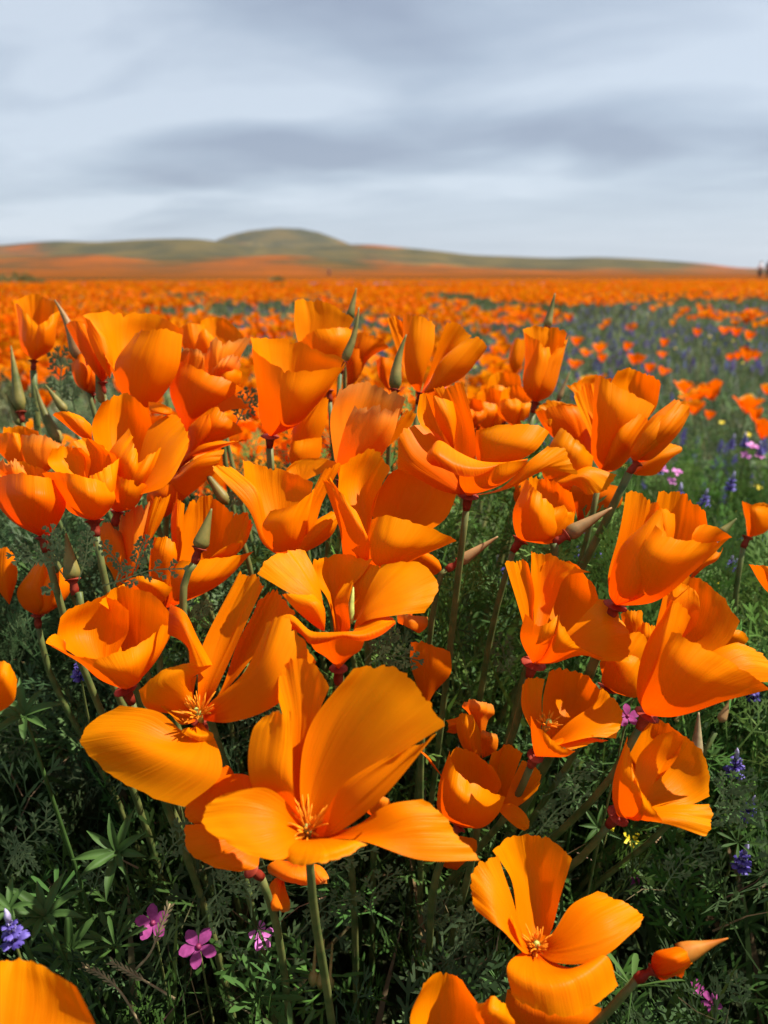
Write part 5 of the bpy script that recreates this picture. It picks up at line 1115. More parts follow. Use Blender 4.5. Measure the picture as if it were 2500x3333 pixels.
    # --- bowl at right with shaded inside
    poppy('F', .315, (250,852,0), [
        [[(210,700,2),(150,450,2),(88,238,2)], [(230,600,6),(190,400,8),(150,228,8)], [(250,560,6),(258,420,8),(222,232,8)]],
        [[(250,560,10),(238,340,12),(228,190,12)], [(290,480,16),(310,340,18),(315,185,18)], [(380,480,14),(450,330,14),(600,300,12)]],
        [[(290,620,14),(240,440,18),(310,240,18)], [(400,580,20),(430,400,26),(455,225,24)], [(500,640,12),(640,480,12),(625,380,12)]],
        [[(450,660,0),(560,550,4),(650,452,8)], [(500,720,-4),(680,640,-6),(800,610,0)], [(500,780,-8),(660,830,-10),(836,835,-6)]],
        [[(220,800,-4),(175,680,-8),(203,545,-8)], [(270,780,-12),(285,690,-20),(300,615,-20)], [(340,770,-14),(380,650,-22),(402,543,-18)]],
        [[(310,800,-10),(380,660,-20),(402,545,-18)], [(360,820,-16),(440,740,-22),(490,710,-20)], [(380,845,-6),(540,800,-10),(692,828,-8)]],
    ], 'bowl shaped poppy with shaded inside and split front petal, left of the broad flower', rk=.6, rr=.0066, axis=(0.2,-0.1,1))
    poppy('F', .36, (690,1000,0), [
        [[(660,900,0),(650,840,0),(760,720,2)], [(760,900,-8),(800,780,-10),(880,660,-6)], [(850,960,0),(940,850,0),(970,745,0)]],
        [[(820,700,4),(790,620,4),(775,545,4)], [(870,640,0),(860,580,0),(870,523,2)], [(930,700,4),(910,620,4),(905,560,4)]],
        [[(870,740,2),(840,700,2),(870,640,2)], [(920,740,-2),(930,680,-4),(930,600,-2)], [(970,750,0),(1000,700,0),(985,630,0)]],
        [[(660,940,-6),(720,800,-10),(800,800,-8)], [(760,1000,-12),(830,900,-14),(880,820,-10)], [(760,1030,-4),(870,1050,-6),(900,960,-6)]],
    ], 'poppy half hidden behind the broad right flower, with a dark receptacle at its left', rk=.6, rr=.006)
    poppy('F', .30, (930,1160,0), [
        [[(950,760,14),(1000,560,16),(1040,395,16)], [(1130,700,22),(1180,500,24),(1200,310,24)], [(1250,860,12),(1420,720,12),(1495,575,12)]],
        [[(870,1040,0),(920,760,0),(1090,480,2)], [(940,1000,-4),(1050,720,-8),(1110,470,-4)], [(1000,960,4),(1100,760,8),(1200,560,10)]],
        dict(b=(1120,720,10), p=[[(1060,600,8),(1050,480,8),(1090,380,10)], [(1150,560,10),(1160,460,10),(1170,370,12)], [(1220,620,8),(1250,520,8),(1240,440,10)]]),
        [[(900,1080,-6),(980,880,-14),(1083,655,-14)], [(1060,1080,-20),(1200,900,-26),(1330,775,-22)], [(1100,1165,-8),(1400,1075,-12),(1700,1010,-6)]],
        dict(b=(1100,1000,-4), p=[[(1200,880,-4),(1350,760,0),(1470,726,2)], [(1300,900,-8),(1480,790,-6),(1640,800,-2)], [(1300,980,-12),(1550,960,-10),(1740,960,-4)]]),
        dict(d=.34, b=(1320,800), p=[[(1360,740),(1380,690),(1400,650)],[(1420,730,-3),(1450,680,-4),(1480,642,-2)],[(1440,750),(1520,730),(1545,700)]]),
    ], 'broad poppy reaching the right edge, with a back fan and glossy right petal', rk=.7, rr=.0062, axis=(0.35,-0.1,1))
    # --- lower right bowls
    poppy('F', .30, (262,1405,4), [
        [[(250,1280,0),(185,1120,2),(183,985,4)], [(260,1230,6),(220,1070,8),(225,930,8)], [(300,1200,8),(300,1050,10),(318,945,10)]],
        [[(300,1240,10),(305,1060,16),(345,895,16)], [(420,1200,18),(490,1030,26),(500,885,24)], [(500,1240,10),(640,1130,12),(665,1010,12)]],
        [[(460,1200,4),(620,1080,8),(655,985,10)], [(500,1260,-2),(690,1190,-2),(782,1130,2)], [(420,1330,-8),(600,1290,-8),(745,1298,-6)]],
        [[(250,1350,-6),(235,1240,-10),(230,1150,-10)], [(320,1385,-14),(345,1340,-20),(350,1290,-20)], [(390,1410,-6),(450,1400,-10),(500,1370,-10)]],
        dict(b=(330,1330,0), p=[[(380,1330,-6),(430,1350,-8),(480,1365,-9)], [(430,1310,-4),(520,1320,-6),(600,1330,-7)], [(430,1290,0),(560,1290,-2),(705,1306,-4)]]),
    ], 'neat open bowl poppy tilted towards the upper left, below the split front bowl', stamens=('F',330,1225,4,.006), rk=.8, axis=(0.15,-0.35,0.9))
    poppy('F', .295, (755,1765,4), [
        [[(790,1560,10),(830,1340,12),(890,1200,14)], [(900,1500,16),(960,1300,20),(990,1162,20)], [(1040,1500,12),(1120,1400,14),(1155,1290,14)]],
        [[(850,1600,2),(880,1420,8),(1000,1280,10)], [(960,1640,8),(1110,1480,16),(1230,1325,14)], [(960,1720,2),(1180,1700,6),(1318,1640,8)]],
        [[(725,1640,-4),(730,1520,-6),(812,1282,-4)], [(790,1700,-12),(800,1540,-16),(822,1350,-8)], [(900,1780,-16),(900,1640,-22),(838,1430,-14)]],
        dict(b=(800,1765,-4), p=[[(860,1760,-16),(900,1680,-22),(860,1520,-18)], [(900,1775,-14),(930,1720,-20),(910,1620,-20)], [(930,1790,-8),(980,1790,-12),(1030,1800,-12)]]),
        [[(860,1780,-4),(1050,1812,-8),(1275,1884,-8)], [(900,1750,-2),(1100,1760,-6),(1325,1810,-4)], [(900,1720,2),(1080,1700,2),(1312,1690,2)]],
    ], 'wide bowl poppy at lower right with a bright ragged lower petal', rk=.8, rr=.0058, axis=(0.4,-0.25,0.85))
    poppy('F', .315, (-200,1830,0), [
        [[(-110,1680,10),(-40,1520,12),(10,1375,12)], [(0,1680,12),(50,1510,16),(105,1336,14)], [(60,1700,8),(120,1570,8),(195,1388,8)]],
        dict(b=(0,1720,4), p=[[(70,1680,4),(120,1560,6),(185,1425,6)], [(90,1700,2),(200,1600,4),(292,1500,4)], [(60,1740,0),(180,1690,0),(272,1600,0)]]),
        [[(-310,1720,0),(-290,1500,2),(-242,1368,4)], [(-160,1680,8),(-150,1500,12),(-150,1360,10)], [(-20,1680,4),(60,1580,4),(10,1465,6)]],
        [[(-320,1740,-4),(-318,1580,-6),(-248,1375,-3)], [(-210,1770,-16),(-180,1650,-22),(-160,1530,-16)], [(-60,1830,-6),(40,1750,-10),(88,1640,-8)]],
        dict(b=(20,1700,-2), p=[[(70,1760,-6),(150,1830,-8),(200,1852,-9)], [(110,1720,-5),(180,1770,-8),(222,1835,-9)], [(130,1690,-3),(200,1740,-6),(230,1795,-8)]]),
    ], 'cup poppy with a notched back petal and a small tongue hanging down, below centre right', m='petal', rk=.4)
    poppy('E', .335, (1570,1560,0), [
        [[(1470,1420,0),(1440,1290,0),(1465,1215,2)], [(1530,1440,-6),(1510,1300,-8),(1510,1215,-4)], [(1592,1460,0),(1590,1340,0),(1545,1230,2)]],
        dict(m='wilt', r=2.5, d=.36, b=(1600,1400), p=[[(1500,1200),(1470,1170),(1480,1135)], [(1560,1230,-8),(1570,1180,-10),(1570,1130,-8)], [(1640,1260),(1680,1220),(1670,1160)]]),
        dict(m='deep', r=2, d=.35, b=(1560,1440), p=[[(1500,1220),(1430,1240),(1365,1255)], [(1500,1260,-5),(1440,1290,-5),(1385,1300,-5)], [(1480,1330),(1420,1340),(1370,1330)]]),
        dict(m='wilt', r=2, d=.345, b=(1600,1500), p=[[(1580,1420),(1570,1360),(1590,1330)], [(1630,1420,-4),(1630,1370,-6),(1640,1330,-4)], [(1690,1450),(1700,1400),(1690,1350)]]),
    ], 'withering poppy with one small upright petal and crumpled dark rags around it', rk=.3)
    poppy('G', .31, (1500,560,0), [
        dict(m='deep', b='none', p=[[(1340,405,2),(1400,440,0),(1468,535,0)], [(1355,410,-1),(1420,470,-2),(1470,538,-1)], [(1365,412,0),(1430,490,0),(1474,540,0)]]),
    ], 'thin fallen orange petal strip right of the tallest foreground petal', stem=False)
    poppy('E', .37, (1230,1200,0), [
        dict(m='deep', p=[[(1180,1020,0),(1145,880,0),(1150,755,0)], [(1250,1000,-6),(1280,880,-8),(1270,772,-6)], [(1300,1080,0),(1400,960,0),(1395,825,0)]]),
    ], 'shaded flat orange poppy petal standing right of the large foreground fan', m='deep', rk=.1)
    poppy('E', .38, (1180,330,0), [
        dict(m='deep', p=[[(1080,300),(1060,230),(1100,190)], [(1180,280,-6),(1200,200,-8),(1190,160,-6)], [(1280,340),(1340,300),(1320,240)]]),
        dict(m='wilt', b=(1150,560), p=[[(1070,640),(1060,610),(1060,580)], [(1150,680,-8),(1160,640,-8),(1150,590,-6)], [(1190,705),(1250,660),(1255,600)]]),
    ], 'dark crumpled poppy behind the right petal of the flower with the rolled lip', rk=.1, stem=False)
    # --- bottom right
    poppy('H', .27, (612,690,4), [
        [[(540,600,4),(500,360,10),(415,235,10)], [(610,540,12),(600,330,18),(590,155,18)], [(670,620,6),(730,420,8),(778,262,10)]],
        [[(560,620,2),(500,420,4),(445,250,6)], [(540,620,-4),(430,460,-4),(322,340,2)], [(560,690,-8),(460,590,-10),(350,500,-4)]],
        dict(b=(600,690,0), p=[[(560,640,-2),(530,580,-4),(505,520,-4)], [(550,680,-6),(530,620,-8),(515,570,-8)], [(565,705,-4),(560,680,-6),(555,640,-6)]]),
        [[(690,600,2),(770,480,6),(890,416,8)], [(760,660,-6),(920,580,-6),(1075,500,2)], [(710,740,-8),(880,730,-12),(1070,590,-6)]],
        [[(540,700,-6),(485,760,-14),(505,880,-18)], [(640,760,-12),(700,840,-22),(730,978,-24)], [(780,760,-8),(930,705,-12),(992,850,-14)]],
    ], 'wide open poppy with four separate petals and dark stamens, bottom right', stamens=('H',612,672,0,.007), rk=.5, axis=(0,-0.35,0.95))
    poppy('H', .25, (220,1300,0), [
        [[(120,1150,0),(50,1000,2),(110,825,4)], [(200,1080,10),(190,900,14),(205,778,14)], [(320,1150,0),(385,1010,0),(290,830,4)]],
        dict(b=(420,1150), r=2.5, p=[[(380,1050),(345,980),(345,920)], [(430,1020,-6),(430,960,-8),(440,900,-4)], [(500,1060),(530,1010),(500,960)]]),
    ], 'bright poppy at the bottom edge left of the four petalled flower', rk=.2)
    poppy('H', .295, (700,1250,0), [
        dict(m='deep', p=[[(560,1130,0),(470,980,0),(480,860,2)], [(660,1080,-8),(670,960,-10),(660,880,-4)], [(850,1130,0),(900,1020,0),(905,930,0)]]),
    ], 'shaded poppy under the drooping petal of the bottom right flower', m='deep', rk=.3)
    poppy('I', .215, (110,1250,0), [
        [[(-200,1050,-10),(-180,820,-4),(-80,665,4)], [(60,1000,2),(80,800,8),(90,640,13)], [(320,1080,-10),(395,960,-4),(300,740,4)]],
        [[(-100,1150,-30),(-120,1050,-36),(-60,1020,-36)], [(100,1180,-34),(100,1080,-42),(110,1040,-42)], [(280,1150,-30),(330,1080,-36),(320,1030,-36)]],
    ], 'very near blurred poppy cut by the bottom left corner', rk=.2)
    poppy('I', .31, (1180,470,0), [
        dict(m='wilt', r=3, b=(1130,300), p=[[(1090,330),(1070,370),(1080,400)], [(1110,380,-6),(1100,430,-8),(1110,450,-6)], [(1150,380),(1160,420),(1160,450)]]),
        dict(m='wilt', r=2.5, b=(1190,250), p=[[(1100,250),(1070,270),(1070,300)], [(1180,290,-6),(1180,320,-8),(1180,340,-6)], [(1250,260),(1300,300),(1310,340)]]),
        dict(m='wilt', r=3, b=(1200,260), p=[[(1220,280),(1230,320),(1250,350)], [(1250,280,-4),(1270,310,-6),(1290,335,-6)], [(1270,265),(1300,290),(1315,315)]]),
    ], 'withered crumpled orange poppy on the ground beneath the foreground flower', rk=.1, stem=False)
    poppy('G', .33, (1520,900,0), [
        dict(m='deep', p=[[(1460,880),(1445,830),(1460,790)],[(1500,860,-5),(1500,800,-7),(1510,760,-5)],[(1550,870),(1600,820),(1600,780)]]),
        dict(m='wilt', r=2.5, d=.32, b=(1200,690), p=[[(1160,670),(1165,640),(1180,610)],[(1200,660,-3),(1205,620,-5),(1210,595,-3)],[(1240,660),(1255,640),(1250,615)]]),
    ], 'dark red shaded poppy scrap low between the foreground fan and the bottom right flower', stem=False)
    # --- upper left group
    poppy('A', .52, (215,540,0), [
        [[(150,420,6),(110,270,8),(80,150,8)], [(220,380,14),(230,230,16),(235,112,16)], [(290,420,8),(330,290,8),(350,170,8)]],
        [[(135,450,0),(120,310,-2),(95,165,0)], [(165,450,-10),(165,320,-12),(150,210,-8)], [(225,470,-12),(238,360,-14),(240,310,-12)]],
        [[(225,460,-12),(228,370,-14),(240,320,-12)], [(290,450,-12),(315,330,-14),(310,260,-10)], [(335,450,0),(358,330,0),(395,200,2)]],
    ], 'closed tulip shaped poppy on a straight stem at the far left', rk=.95, sr=.0022, root=(-0.235,0.50,0))
    poppy('A', .42, (860,880,0), [
        [[(780,700,4),(690,560,4),(530,248,4)], [(850,660,20),(840,430,28),(880,225,30)], [(1000,720,14),(1130,520,20),(1150,320,20)]],
        [[(760,720,-6),(730,560,-12),(850,360,-12)], [(890,740,-18),(930,540,-24),(1000,330,-22)], [(1000,800,-10),(1130,600,-14),(1155,360,-12)]],
        dict(j=.4, p=[[(760,720,0),(690,560,0),(640,480,0)], [(780,720,-3),(710,570,-4),(660,490,-4)], [(820,760,-3),(740,620,-4),(700,560,-4)]]),
        dict(b=(700,650,4), j=.6, p=[[(640,560,0),(570,400,0),(528,250,0)], [(680,540,-3),(630,390,-3),(560,270,-3)], [(720,540,2),(680,400,2),(600,300,2)]]),
    ], 'very broad poppy with a low wide back petal and an upright front petal, upper left', rk=.4)
    poppy('A', .46, (650,680,0), [
        dict(m='deep', p=[[(560,560,0),(480,420,0),(425,300,0)], [(610,560,-10),(570,420,-12),(500,285,-8)], [(690,620,0),(660,480,0),(620,350,0)]]),
        dict(m='deep', b=(650,400), p=[[(600,340,6),(590,300,6),(590,275,6)],[(660,320,4),(680,290,4),(690,270,4)],[(720,330,6),(750,290,6),(760,265,6)]]),
    ], 'narrow dark orange poppy behind the opening bud at upper left', rk=.5)
    poppy('A', .52, (1370,640,0), [
        [[(1290,480,6),(1270,380,8),(1280,285,8)], [(1390,440,14),(1400,340,16),(1400,258,16)], [(1470,500,6),(1530,430,6),(1553,375,6)]],
        [[(1260,560,-2),(1160,450,-2),(1128,330,-2)], [(1270,520,-8),(1230,400,-10),(1210,295,-8)], [(1300,520,0),(1320,400,0),(1300,310,0)]],
        [[(1290,540,-10),(1235,450,-12),(1250,400,-12)], [(1330,500,-14),(1310,400,-16),(1300,335,-14)], [(1380,520,-8),(1385,440,-8),(1370,400,-8)]],
    ], 'bright fan shaped poppy rising behind the withered flower at upper left', rk=.7)
    poppy('A', .45, (1400,810,0), [
        dict(r=2.5, j=3, p=[[(1340,680,0),(1300,600,0),(1290,470,0)], [(1390,640,-8),(1380,520,-10),(1400,400,-6)], [(1450,660,0),(1510,540,0),(1600,395,0)]]),
        dict(r=3, j=3, p=[[(1340,700,-4),(1340,620,-8),(1380,560,-8)], [(1400,680,-8),(1430,570,-14),(1470,490,-10)], [(1460,700,-4),(1520,600,-6),(1540,560,-6)]]),
        dict(m='petal', p=[[(1400,720,-8),(1385,670,-10),(1400,620,-10)], [(1440,720,-12),(1450,640,-14),(1470,590,-12)], [(1480,740,-4),(1530,650,-6),(1537,600,-6)]]),
        dict(r=2, p=[[(1150,560,4),(1140,500,4),(1170,455,4)], [(1230,600,0),(1240,510,0),(1250,460,0)], [(1300,640,2),(1320,560,2),(1310,500,2)]]),
    ], 'withered poppy with crumpled cream brown edges at upper left of centre', m='wilt', rk=.5)
    poppy('A', .42, (1180,1010,0), [
        [[(1130,880,0),(1080,720,-2),(1120,538,0)], [(1210,820,-14),(1260,680,-18),(1290,590,-14)], [(1260,900,-8),(1420,790,-12),(1548,715,-6)]],
        [[(1150,900,4),(1130,760,6),(1140,600,6)], [(1240,860,6),(1300,740,8),(1380,680,8)], [(1300,940,2),(1450,850,4),(1600,840,4)]],
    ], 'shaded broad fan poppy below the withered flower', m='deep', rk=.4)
    poppy('A', .40, (1130,1230,0), [
        dict(m='deep', p=[[(1170,1060,0),(1240,930,0),(1330,830,2)], [(1270,1040,-6),(1380,930,-8),(1420,860,-4)], [(1330,1080,0),(1480,1010,0),(1545,985,0)]]),
        [[(1180,1140,-6),(1290,1065,-10),(1420,1040,-8)], [(1200,1150,-8),(1350,1080,-12),(1500,1045,-8)], [(1180,1170,-4),(1340,1110,-6),(1577,1035,-2)]],
        [[(1200,1180,-8),(1320,1120,-12),(1428,1095,-10)], [(1150,1260,-12),(1260,1200,-16),(1400,1170,-12)], [(1080,1290,-6),(1180,1390,-10),(1370,1240,-10)]],
        dict(m='deep', p=[[(1190,1080,-4),(1200,960,-6),(1260,900,-6)], [(1240,1080,-10),(1290,960,-12),(1320,870,-10)], [(1290,1060,-6),(1340,960,-8),(1330,900,-8)]]),
    ], 'layered poppy with flat petals stretching right, beside the tall pointed cup at left', rk=.4)
    poppy('A', .36, (745,1500,0), [
        [[(640,1180,6),(580,950,6),(650,800,6)], [(760,1180,18),(770,950,24),(780,742,24)], [(880,1180,14),(975,1000,14),(945,820,12)]],
        [[(870,1200,4),(950,960,8),(1080,868,10)], [(920,1280,-6),(1060,1120,-4),(1185,960,2)], [(860,1400,-14),(1050,1330,-18),(1182,1120,-8)]],
        [[(690,1350,-8),(690,1140,-12),(825,958,-10)], [(780,1380,-16),(800,1180,-22),(850,1060,-16)], [(850,1380,-14),(880,1240,-20),(880,1140,-16)]],
        [[(760,1400,-14),(830,1260,-20),(885,1170,-18)], [(810,1420,-16),(900,1260,-22),(970,1120,-16)], [(850,1420,-10),(960,1250,-14),(1028,1088,-10)]],
        [[(690,1450,-10),(680,1350,-14),(700,1240,-14)], [(770,1460,-18),(790,1370,-24),(800,1280,-24)], [(860,1460,-10),(920,1370,-12),(940,1320,-12)]],
        dict(b=(590,1060,4), p=[[(500,1010,2),(400,930,0),(338,880,0)], [(530,990,-4),(460,900,-6),(430,855,-4)], [(585,1000,0),(580,950,0),(560,925,0)]]),
        dict(b=(1060,880,10), p=[[(960,860,10),(945,820,12),(945,795,12)], [(1020,870,6),(1020,830,8),(1020,805,8)], [(1080,880,8),(1095,860,8),(1090,840,8)]]),
    ], 'tall pointed cup poppy with a round back petal and two sharp front tips, left side', rk=.3)
    poppy('A', .335, (600,1558,0), [
        [[(420,1300,4),(300,1180,6),(330,1085,6)], [(480,1260,14),(440,1150,16),(430,1075,16)], [(560,1280,10),(575,1160,12),(520,1090,12)]],
        [[(540,1260,12),(530,1140,14),(460,1050,14)], [(640,1280,14),(650,1120,16),(580,1035,16)], [(710,1320,2),(755,1210,2),(735,1140,4)]],
        [[(440,1490,-2),(370,1390,-4),(258,1242,-4)], [(560,1500,-18),(530,1390,-24),(500,1262,-20)], [(660,1520,-6),(735,1410,-10),(720,1325,-10)]],
        [[(620,1440,-12),(570,1310,-14),(565,1262,-12)], [(690,1440,-12),(690,1330,-14),(670,1215,-10)], [(710,1440,-4),(740,1290,-4),(755,1150,0)]],
    ], 'small bowl poppy with an uneven open rim at lower left of the pointed cup', rk=.3, rr=.0052, ripple=1.3)
    poppy('A', .335, (270,1660,0), [
        dict(m='deep', p=[[(80,1560,0),(-30,1420,0),(-60,1290,0)], [(200,1560,-18),(180,1400,-26),(180,1250,-20)], [(340,1610,-6),(420,1450,-8),(360,1320,-4)]]),
        dict(m='wilt', r=2, j=3, p=[[(40,1300,0),(-10,1250,-2),(-20,1180,-2)], [(90,1290,-10),(80,1230,-10),(70,1160,-8)], [(150,1320,-4),(165,1280,-4),(140,1200,-4)]]),
        [[(100,1400,6),(20,1300,8),(-20,1200,8)], [(200,1360,10),(180,1260,12),(170,1180,12)], [(300,1400,4),(340,1330,4),(330,1270,4)]],
    ], 'big round deep orange poppy with frayed rim cut by the left edge', rk=.3)
    poppy('A', .41, (200,1290,0), [
        [[(80,1200,0),(-10,1100,0),(-20,1000,0)], [(140,1180,-6),(110,1080,-8),(80,990,-6)], [(200,1200,0),(150,1100,0),(130,1010,0)]],
        dict(m='wilt', r=2, j=2, p=[[(160,1220,-2),(110,1100,-4),(140,1010,-2)], [(260,1200,-10),(250,1100,-12),(270,1005,-10)], [(330,1220,-2),(390,1120,-2),(385,1070,0)]]),
        [[(60,1200,6),(20,1060,8),(20,960,8)], [(140,1160,10),(140,1020,12),(130,950,12)], [(220,1200,8),(260,1060,8),(230,980,8)]],
    ], 'poppy with cream torn edge above the round flower at the left edge', rk=.5)
    poppy('A', .40, (990,1560,0), [
        [[(950,1480,0),(930,1400,0),(960,1340,0)], [(1040,1470,-8),(1060,1390,-10),(1080,1320,-8)], [(1090,1500,-2),(1160,1420,-2),(1200,1330,0)]],
        [[(960,1420,4),(940,1360,4),(1000,1300,4)], [(1060,1400,0),(1100,1340,0),(1120,1290,0)], [(1140,1440,2),(1220,1360,2),(1230,1310,2)]],
    ], 'dark poppy base showing under the layered flat petals at left', m='deep', rk=.3, stem=False)
    # --- left middle
    poppy('D', .365, (760,640,0), [
        dict(m='wilt', j=2, p=[[(700,500,0),(600,370,0),(592,245,0)], [(750,460,-6),(700,300,-8),(680,195,-6)], [(810,480,-2),(790,340,-2),(755,250,-2)]]),
        dict(m='wilt', j=2.5, p=[[(790,500,2),(770,320,2),(745,150,2)], [(830,440,-6),(850,240,-8),(860,90,-6)], [(860,470,0),(920,280,0),(960,65,0)]]),
        [[(910,420,2),(905,230,2),(960,50,2)], [(930,360,-2),(970,180,-4),(1020,30,-2)], [(950,330,2),(1030,180,2),(1082,25,2)]],
    ], 'pale lit poppy with singed notched petals, left of the bud on the curved stem', rk=.3)
    poppy('D', .365, (1050,745,0), [
        [[(1120,420,8),(1150,200,10),(1200,80,10)], [(1270,400,18),(1320,200,20),(1320,25,18)], [(1380,420,12),(1450,230,12),(1483,130,12)]],
        [[(1390,420,4),(1430,250,6),(1500,142,6)], [(1420,430,0),(1500,290,0),(1570,135,2)], [(1440,460,-2),(1560,330,-2),(1608,205,0)]],
        [[(1090,400,2),(1085,200,4),(1100,60,4)], [(1120,350,0),(1130,200,0),(1140,52,2)], [(1150,380,4),(1170,200,6),(1180,85,6)]],
        [[(950,560,-2),(955,400,-2),(985,292,0)], [(1030,540,-8),(1030,380,-10),(1050,285,-6)], [(1080,540,-4),(1125,420,-6),(1115,330,-4)]],
        [[(1070,680,-6),(1080,550,-10),(1140,435,-10)], [(1160,660,-16),(1250,560,-20),(1370,420,-14)], [(1170,700,-6),(1420,570,-8),(1605,378,-2)]],
        dict(b=(1300,440,-6), j=2, p=[[(1340,420,-8),(1360,400,-8),(1380,390,-8)], [(1380,410,-8),(1430,360,-8),(1470,330,-7)], [(1420,420,-6),(1490,390,-5),(1535,325,-4)]]),
    ], 'cup poppy with broad dark back petals behind the bud on the curved stem', rk=.3)
    poppy('D', .40, (240,790,0), [
        dict(m='deep', p=[[(150,740,0),(110,640,0),(220,470,0)], [(250,720,-12),(230,600,-14),(280,445,-8)], [(320,760,-2),(350,640,-2),(330,470,0)]]),
        dict(m='deep', p=[[(250,740,-8),(260,620,-12),(300,520,-10)], [(330,740,-12),(350,620,-14),(370,510,-10)], [(400,700,-2),(452,600,-2),(400,470,0)]]),
        dict(m='deep', b=(60,720), p=[[(0,640),(-40,520),(-20,380)], [(40,640,-4),(20,500,-6),(30,350,-4)], [(80,660),(110,540),(90,400)]]),
    ], 'shaded reddish poppy behind the fat bud at the left', m='deep', rk=.3)
    poppy('D', .27, (-90,1420,0), [
        [[(-130,1300,0),(-130,1150,0),(-80,1080,2)], [(-20,1300,-6),(20,1180,-8),(40,1085,-4)], [(0,1400,0),(90,1330,0),(112,1190,2)]],
    ], 'poppy petal cut by the left edge above the palm shaped leaf', rk=.2, stem=False)
    # --- group behind, middle right
    for q, (x, y, s, dd, lab) in enumerate([
        (640,430,150,.56,'bright orange poppy in the cluster right of the folded upright petal'),
        (720,330,150,.60,'tall orange poppy at the back of the cluster left of the slim tulip'),
        (560,420,110,.58,'small poppy at the left of the cluster behind the folded upright petal'),
        (790,400,140,.55,'rounded orange poppy directly left of the slim tulip stem'),
        (640,310,90,.66,'low poppy peeping over the cluster behind the folded petal'),
        (520,430,110,.52,'deep orange poppy touching the folded upright petal from behind')]):
        s = s*1.55
        poppy('J', dd, (x, y+s*.25, 0), [
            [[(x-s*.3,y-s*.1,4),(x-s*.45,y-s*.4,4),(x-s*.4,y-s*.8,4)], [(x-s*.05,y-s*.2,10),(x,y-s*.6,14),(x-s*.05,y-s*.95,12)], [(x+s*.25,y-s*.1,6),(x+s*.45,y-s*.5,6),(x+s*.4,y-s*.85,6)]],
            [[(x-s*.3,y,-4),(x-s*.5,y-s*.2,-6),(x-s*.5,y-s*.5,-6)], [(x-s*.1,y,-10),(x-s*.1,y-s*.3,-14),(x-s*.15,y-s*.6,-10)], [(x+s*.1,y,-6),(x+s*.2,y-s*.3,-8),(x+s*.15,y-s*.5,-6)]],
            [[(x,y,-6),(x+s*.05,y-s*.3,-8),(x+s*.1,y-s*.45,-6)], [(x+s*.2,y,-10),(x+s*.3,y-s*.3,-12),(x+s*.35,y-s*.5,-8)], [(x+s*.3,y-s*.05,0),(x+s*.55,y-s*.25,0),(x+s*.6,y-s*.6,0)]],
        ], lab, m=['petal','petal','deep','petal','deep','deep'][q], rk=.9, ripple=1.6)
    # closed blurred tulip
    poppy('C', .75, (135,405,0), [
        [[(105,330,0),(110,260,0),(140,190,0)], [(140,330,-8),(150,260,-8),(170,185,-6)], [(180,350,0),(205,270,0),(222,200,0)]],
    ], 'soft closed poppy a little way behind the slim tulip', root=(0.03+.1,0.74,0))

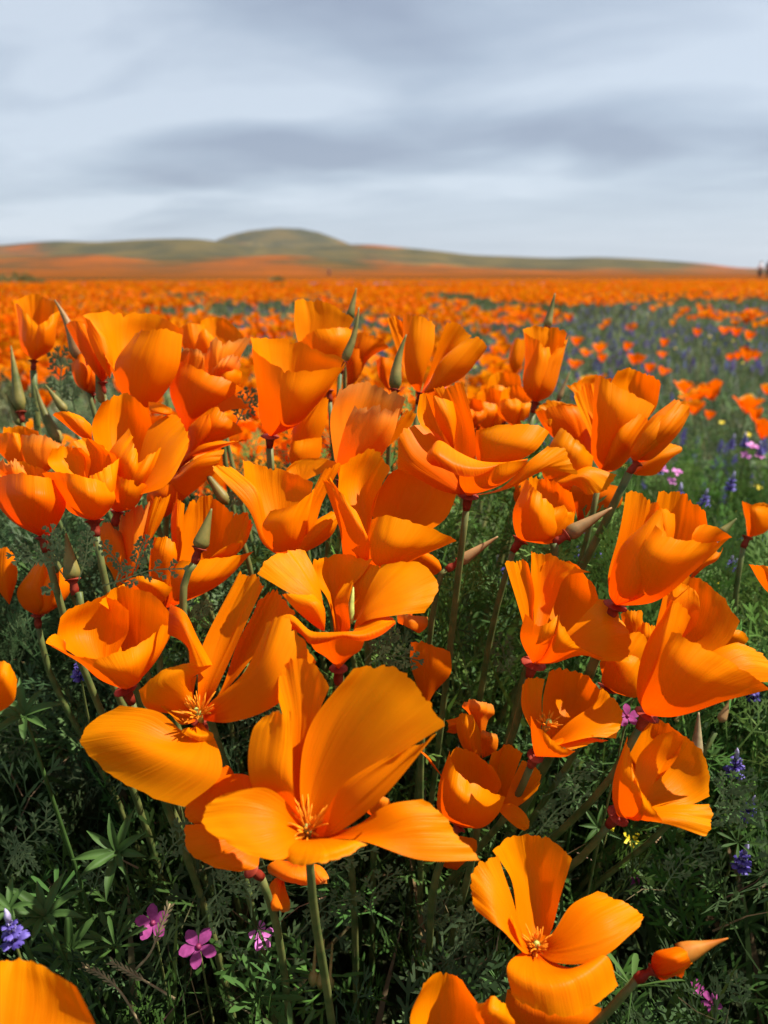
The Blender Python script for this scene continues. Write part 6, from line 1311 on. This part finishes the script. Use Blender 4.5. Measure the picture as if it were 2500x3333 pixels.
def hero_buds():
    bud('A', .47, (348,148), (500,535), 50, 'long pale pointed bud cap slipping off an opening orange flower, far left', m='budred', rim=False, bend=-.12)
    poppy('A', .475, (583,752,0), [
        [[(490,690,0),(460,620,0),(455,560,0)], [(530,700,-10),(520,600,-14),(520,490,-8)], [(590,720,-4),(610,640,-4),(600,560,-2)]],
        [[(540,720,-6),(540,640,-8),(560,520,-4)], [(590,720,-8),(610,640,-10),(610,560,-6)], [(620,720,0),(655,650,0),(635,560,0)]],
    ], 'half open orange bud still wearing its long pale cap, far left', m='deep', rk=.7)
    bud('A', .50, (70,440), (135,870), 46, 'brown green pointed bud with a red rim at the far left edge', m='bud')
    bud('A', .47, (225,690), (390,1060), 44, 'olive pointed bud leaning left below the tulip shaped flower', m='bud', rim=False, bend=.1)
    bud('A', .49, (288,688), (420,860), 32, 'small green pointed bud slanting behind the olive one at far left', rim=False)
    bud('A', .46, (605,540), (650,810), 34, 'dark green upright bud beside the half open orange bud', rim=False)
    bud('A', .5, (40,745), (130,950), 26, 'pale green bud low behind the red rimmed bud at far left', rim=False)
    bud('B', .50, (756,70), (712,260), 27, 'tall green bud above the bright flower at upper centre, nearest the horizon')
    bud('B', .45, (771,185), (675,520), 30, 'slim green bud crossing in front of the petals at upper centre', bend=-.1)
    bud('B', .42, (1056,348), (985,690), 44, 'fat green bud with a pink rim between the goblet flower and the splayed flower', bend=.1)
    bud('U', .49, (739,338), (703,490), 21, 'tallest straight bud on the right, above the slim tulip')
    bud('C', .6, (468,390), (400,560), 18, 'thin pale green bud slanting right of the slim tulip', m='budred')
    bud('C', .36, (722,1202), (440,1375), 55, 'large brownish bud pointing right beneath the shaded dark poppy', m='budred', sr=.002, stem_to=[(380,1440)])
    bud('C', .40, (1470,1268), (1370,1360), 28, 'green bud tip showing behind the trumpet flower at right', rim=False)
    bud('E', .37, (1700,90), (1440,260), 42, 'brown bud lying sideways in the leaves at centre right', m='budred', stem_to=[(1340,330)])
    bud('B', .39, (1000,0+1180), (850,1010+180), 30, 'hidden green bud behind the brown rimmed flower', rim=False)
    bud('D', .335, (1345,108), (1262,372), 60, 'green bud with a purple rim on a curved stem in front of the dark cup', m='bud', stem_to=[(1200,500),(1160,740)], sr=.0016)
    bud('D', .335, (420,265), (465,570), 62, 'fat green bud with a pink collar above the bowl shaped flower at left', m='bud', stem_to=[(500,640),(510,720)], sr=.0016)
    bud('A', .39, (1268,1190), (1450,1450), 42, 'olive bud leaning left beside the arching petal at left centre', m='bud', rim=False)
    bud('F', .35, (1243,1140), (1230,1410), 42, 'pale straw coloured upright bud behind the lower right bowl', m='straw', rim=False)
    bud('F', .40, (1440,1050), (1370,1200), 30, 'small reddish bud in the grass at the right', m='budred', rim=False)
    bud('F', .38, (1128,1140), (1105,1200), 14, 'tiny dark pointed bud above the lower right bowl', rim=False)
    # opening bud, bottom right
    t = poppy('H', .27, (1135,775,0), [
        [[(1135,730,0),(1150,690,0),(1260,662,0)], [(1190,740,-10),(1240,720,-12),(1300,700,-8)], [(1170,810,-2),(1230,800,-4),(1310,750,-2)]],
        [[(1150,790,-2),(1200,790,-4),(1250,770,-4)], [(1190,800,-6),(1230,790,-8),(1290,750,-6)], [(1180,815,-2),(1240,795,-3),(1274,806,-3)]],
        [[(1150,720,4),(1180,690,6),(1260,665,6)], [(1180,750,6),(1240,710,8),(1300,690,6)], [(1180,790,4),(1240,770,4),(1320,740,4)]],
    ], 'unopened orange bud pushing sideways out of its papery cap on a green stem, bottom right', m='deep', root=None, rk=.35, rr=.003, axis=(0.85,0.1,0.5))
    a = Vector(t.location)
    tp = W('H', 1480, 627, .27)-a; b0 = W('H', 1262, 700, .27)-a
    ax = (tp-b0); pts = [b0+ax*f for f in np.linspace(0, 1, 10)]
    vs, fs = tube_data(pts, 0, 0, 10, [.0036, .0036, .0033, .0028, .0022, .0017, .0012, .0008, .0005, .0002])
    mesh_obj('cap', vs, fs, M['budorange'], t)
hero_poppies(); hero_buds()
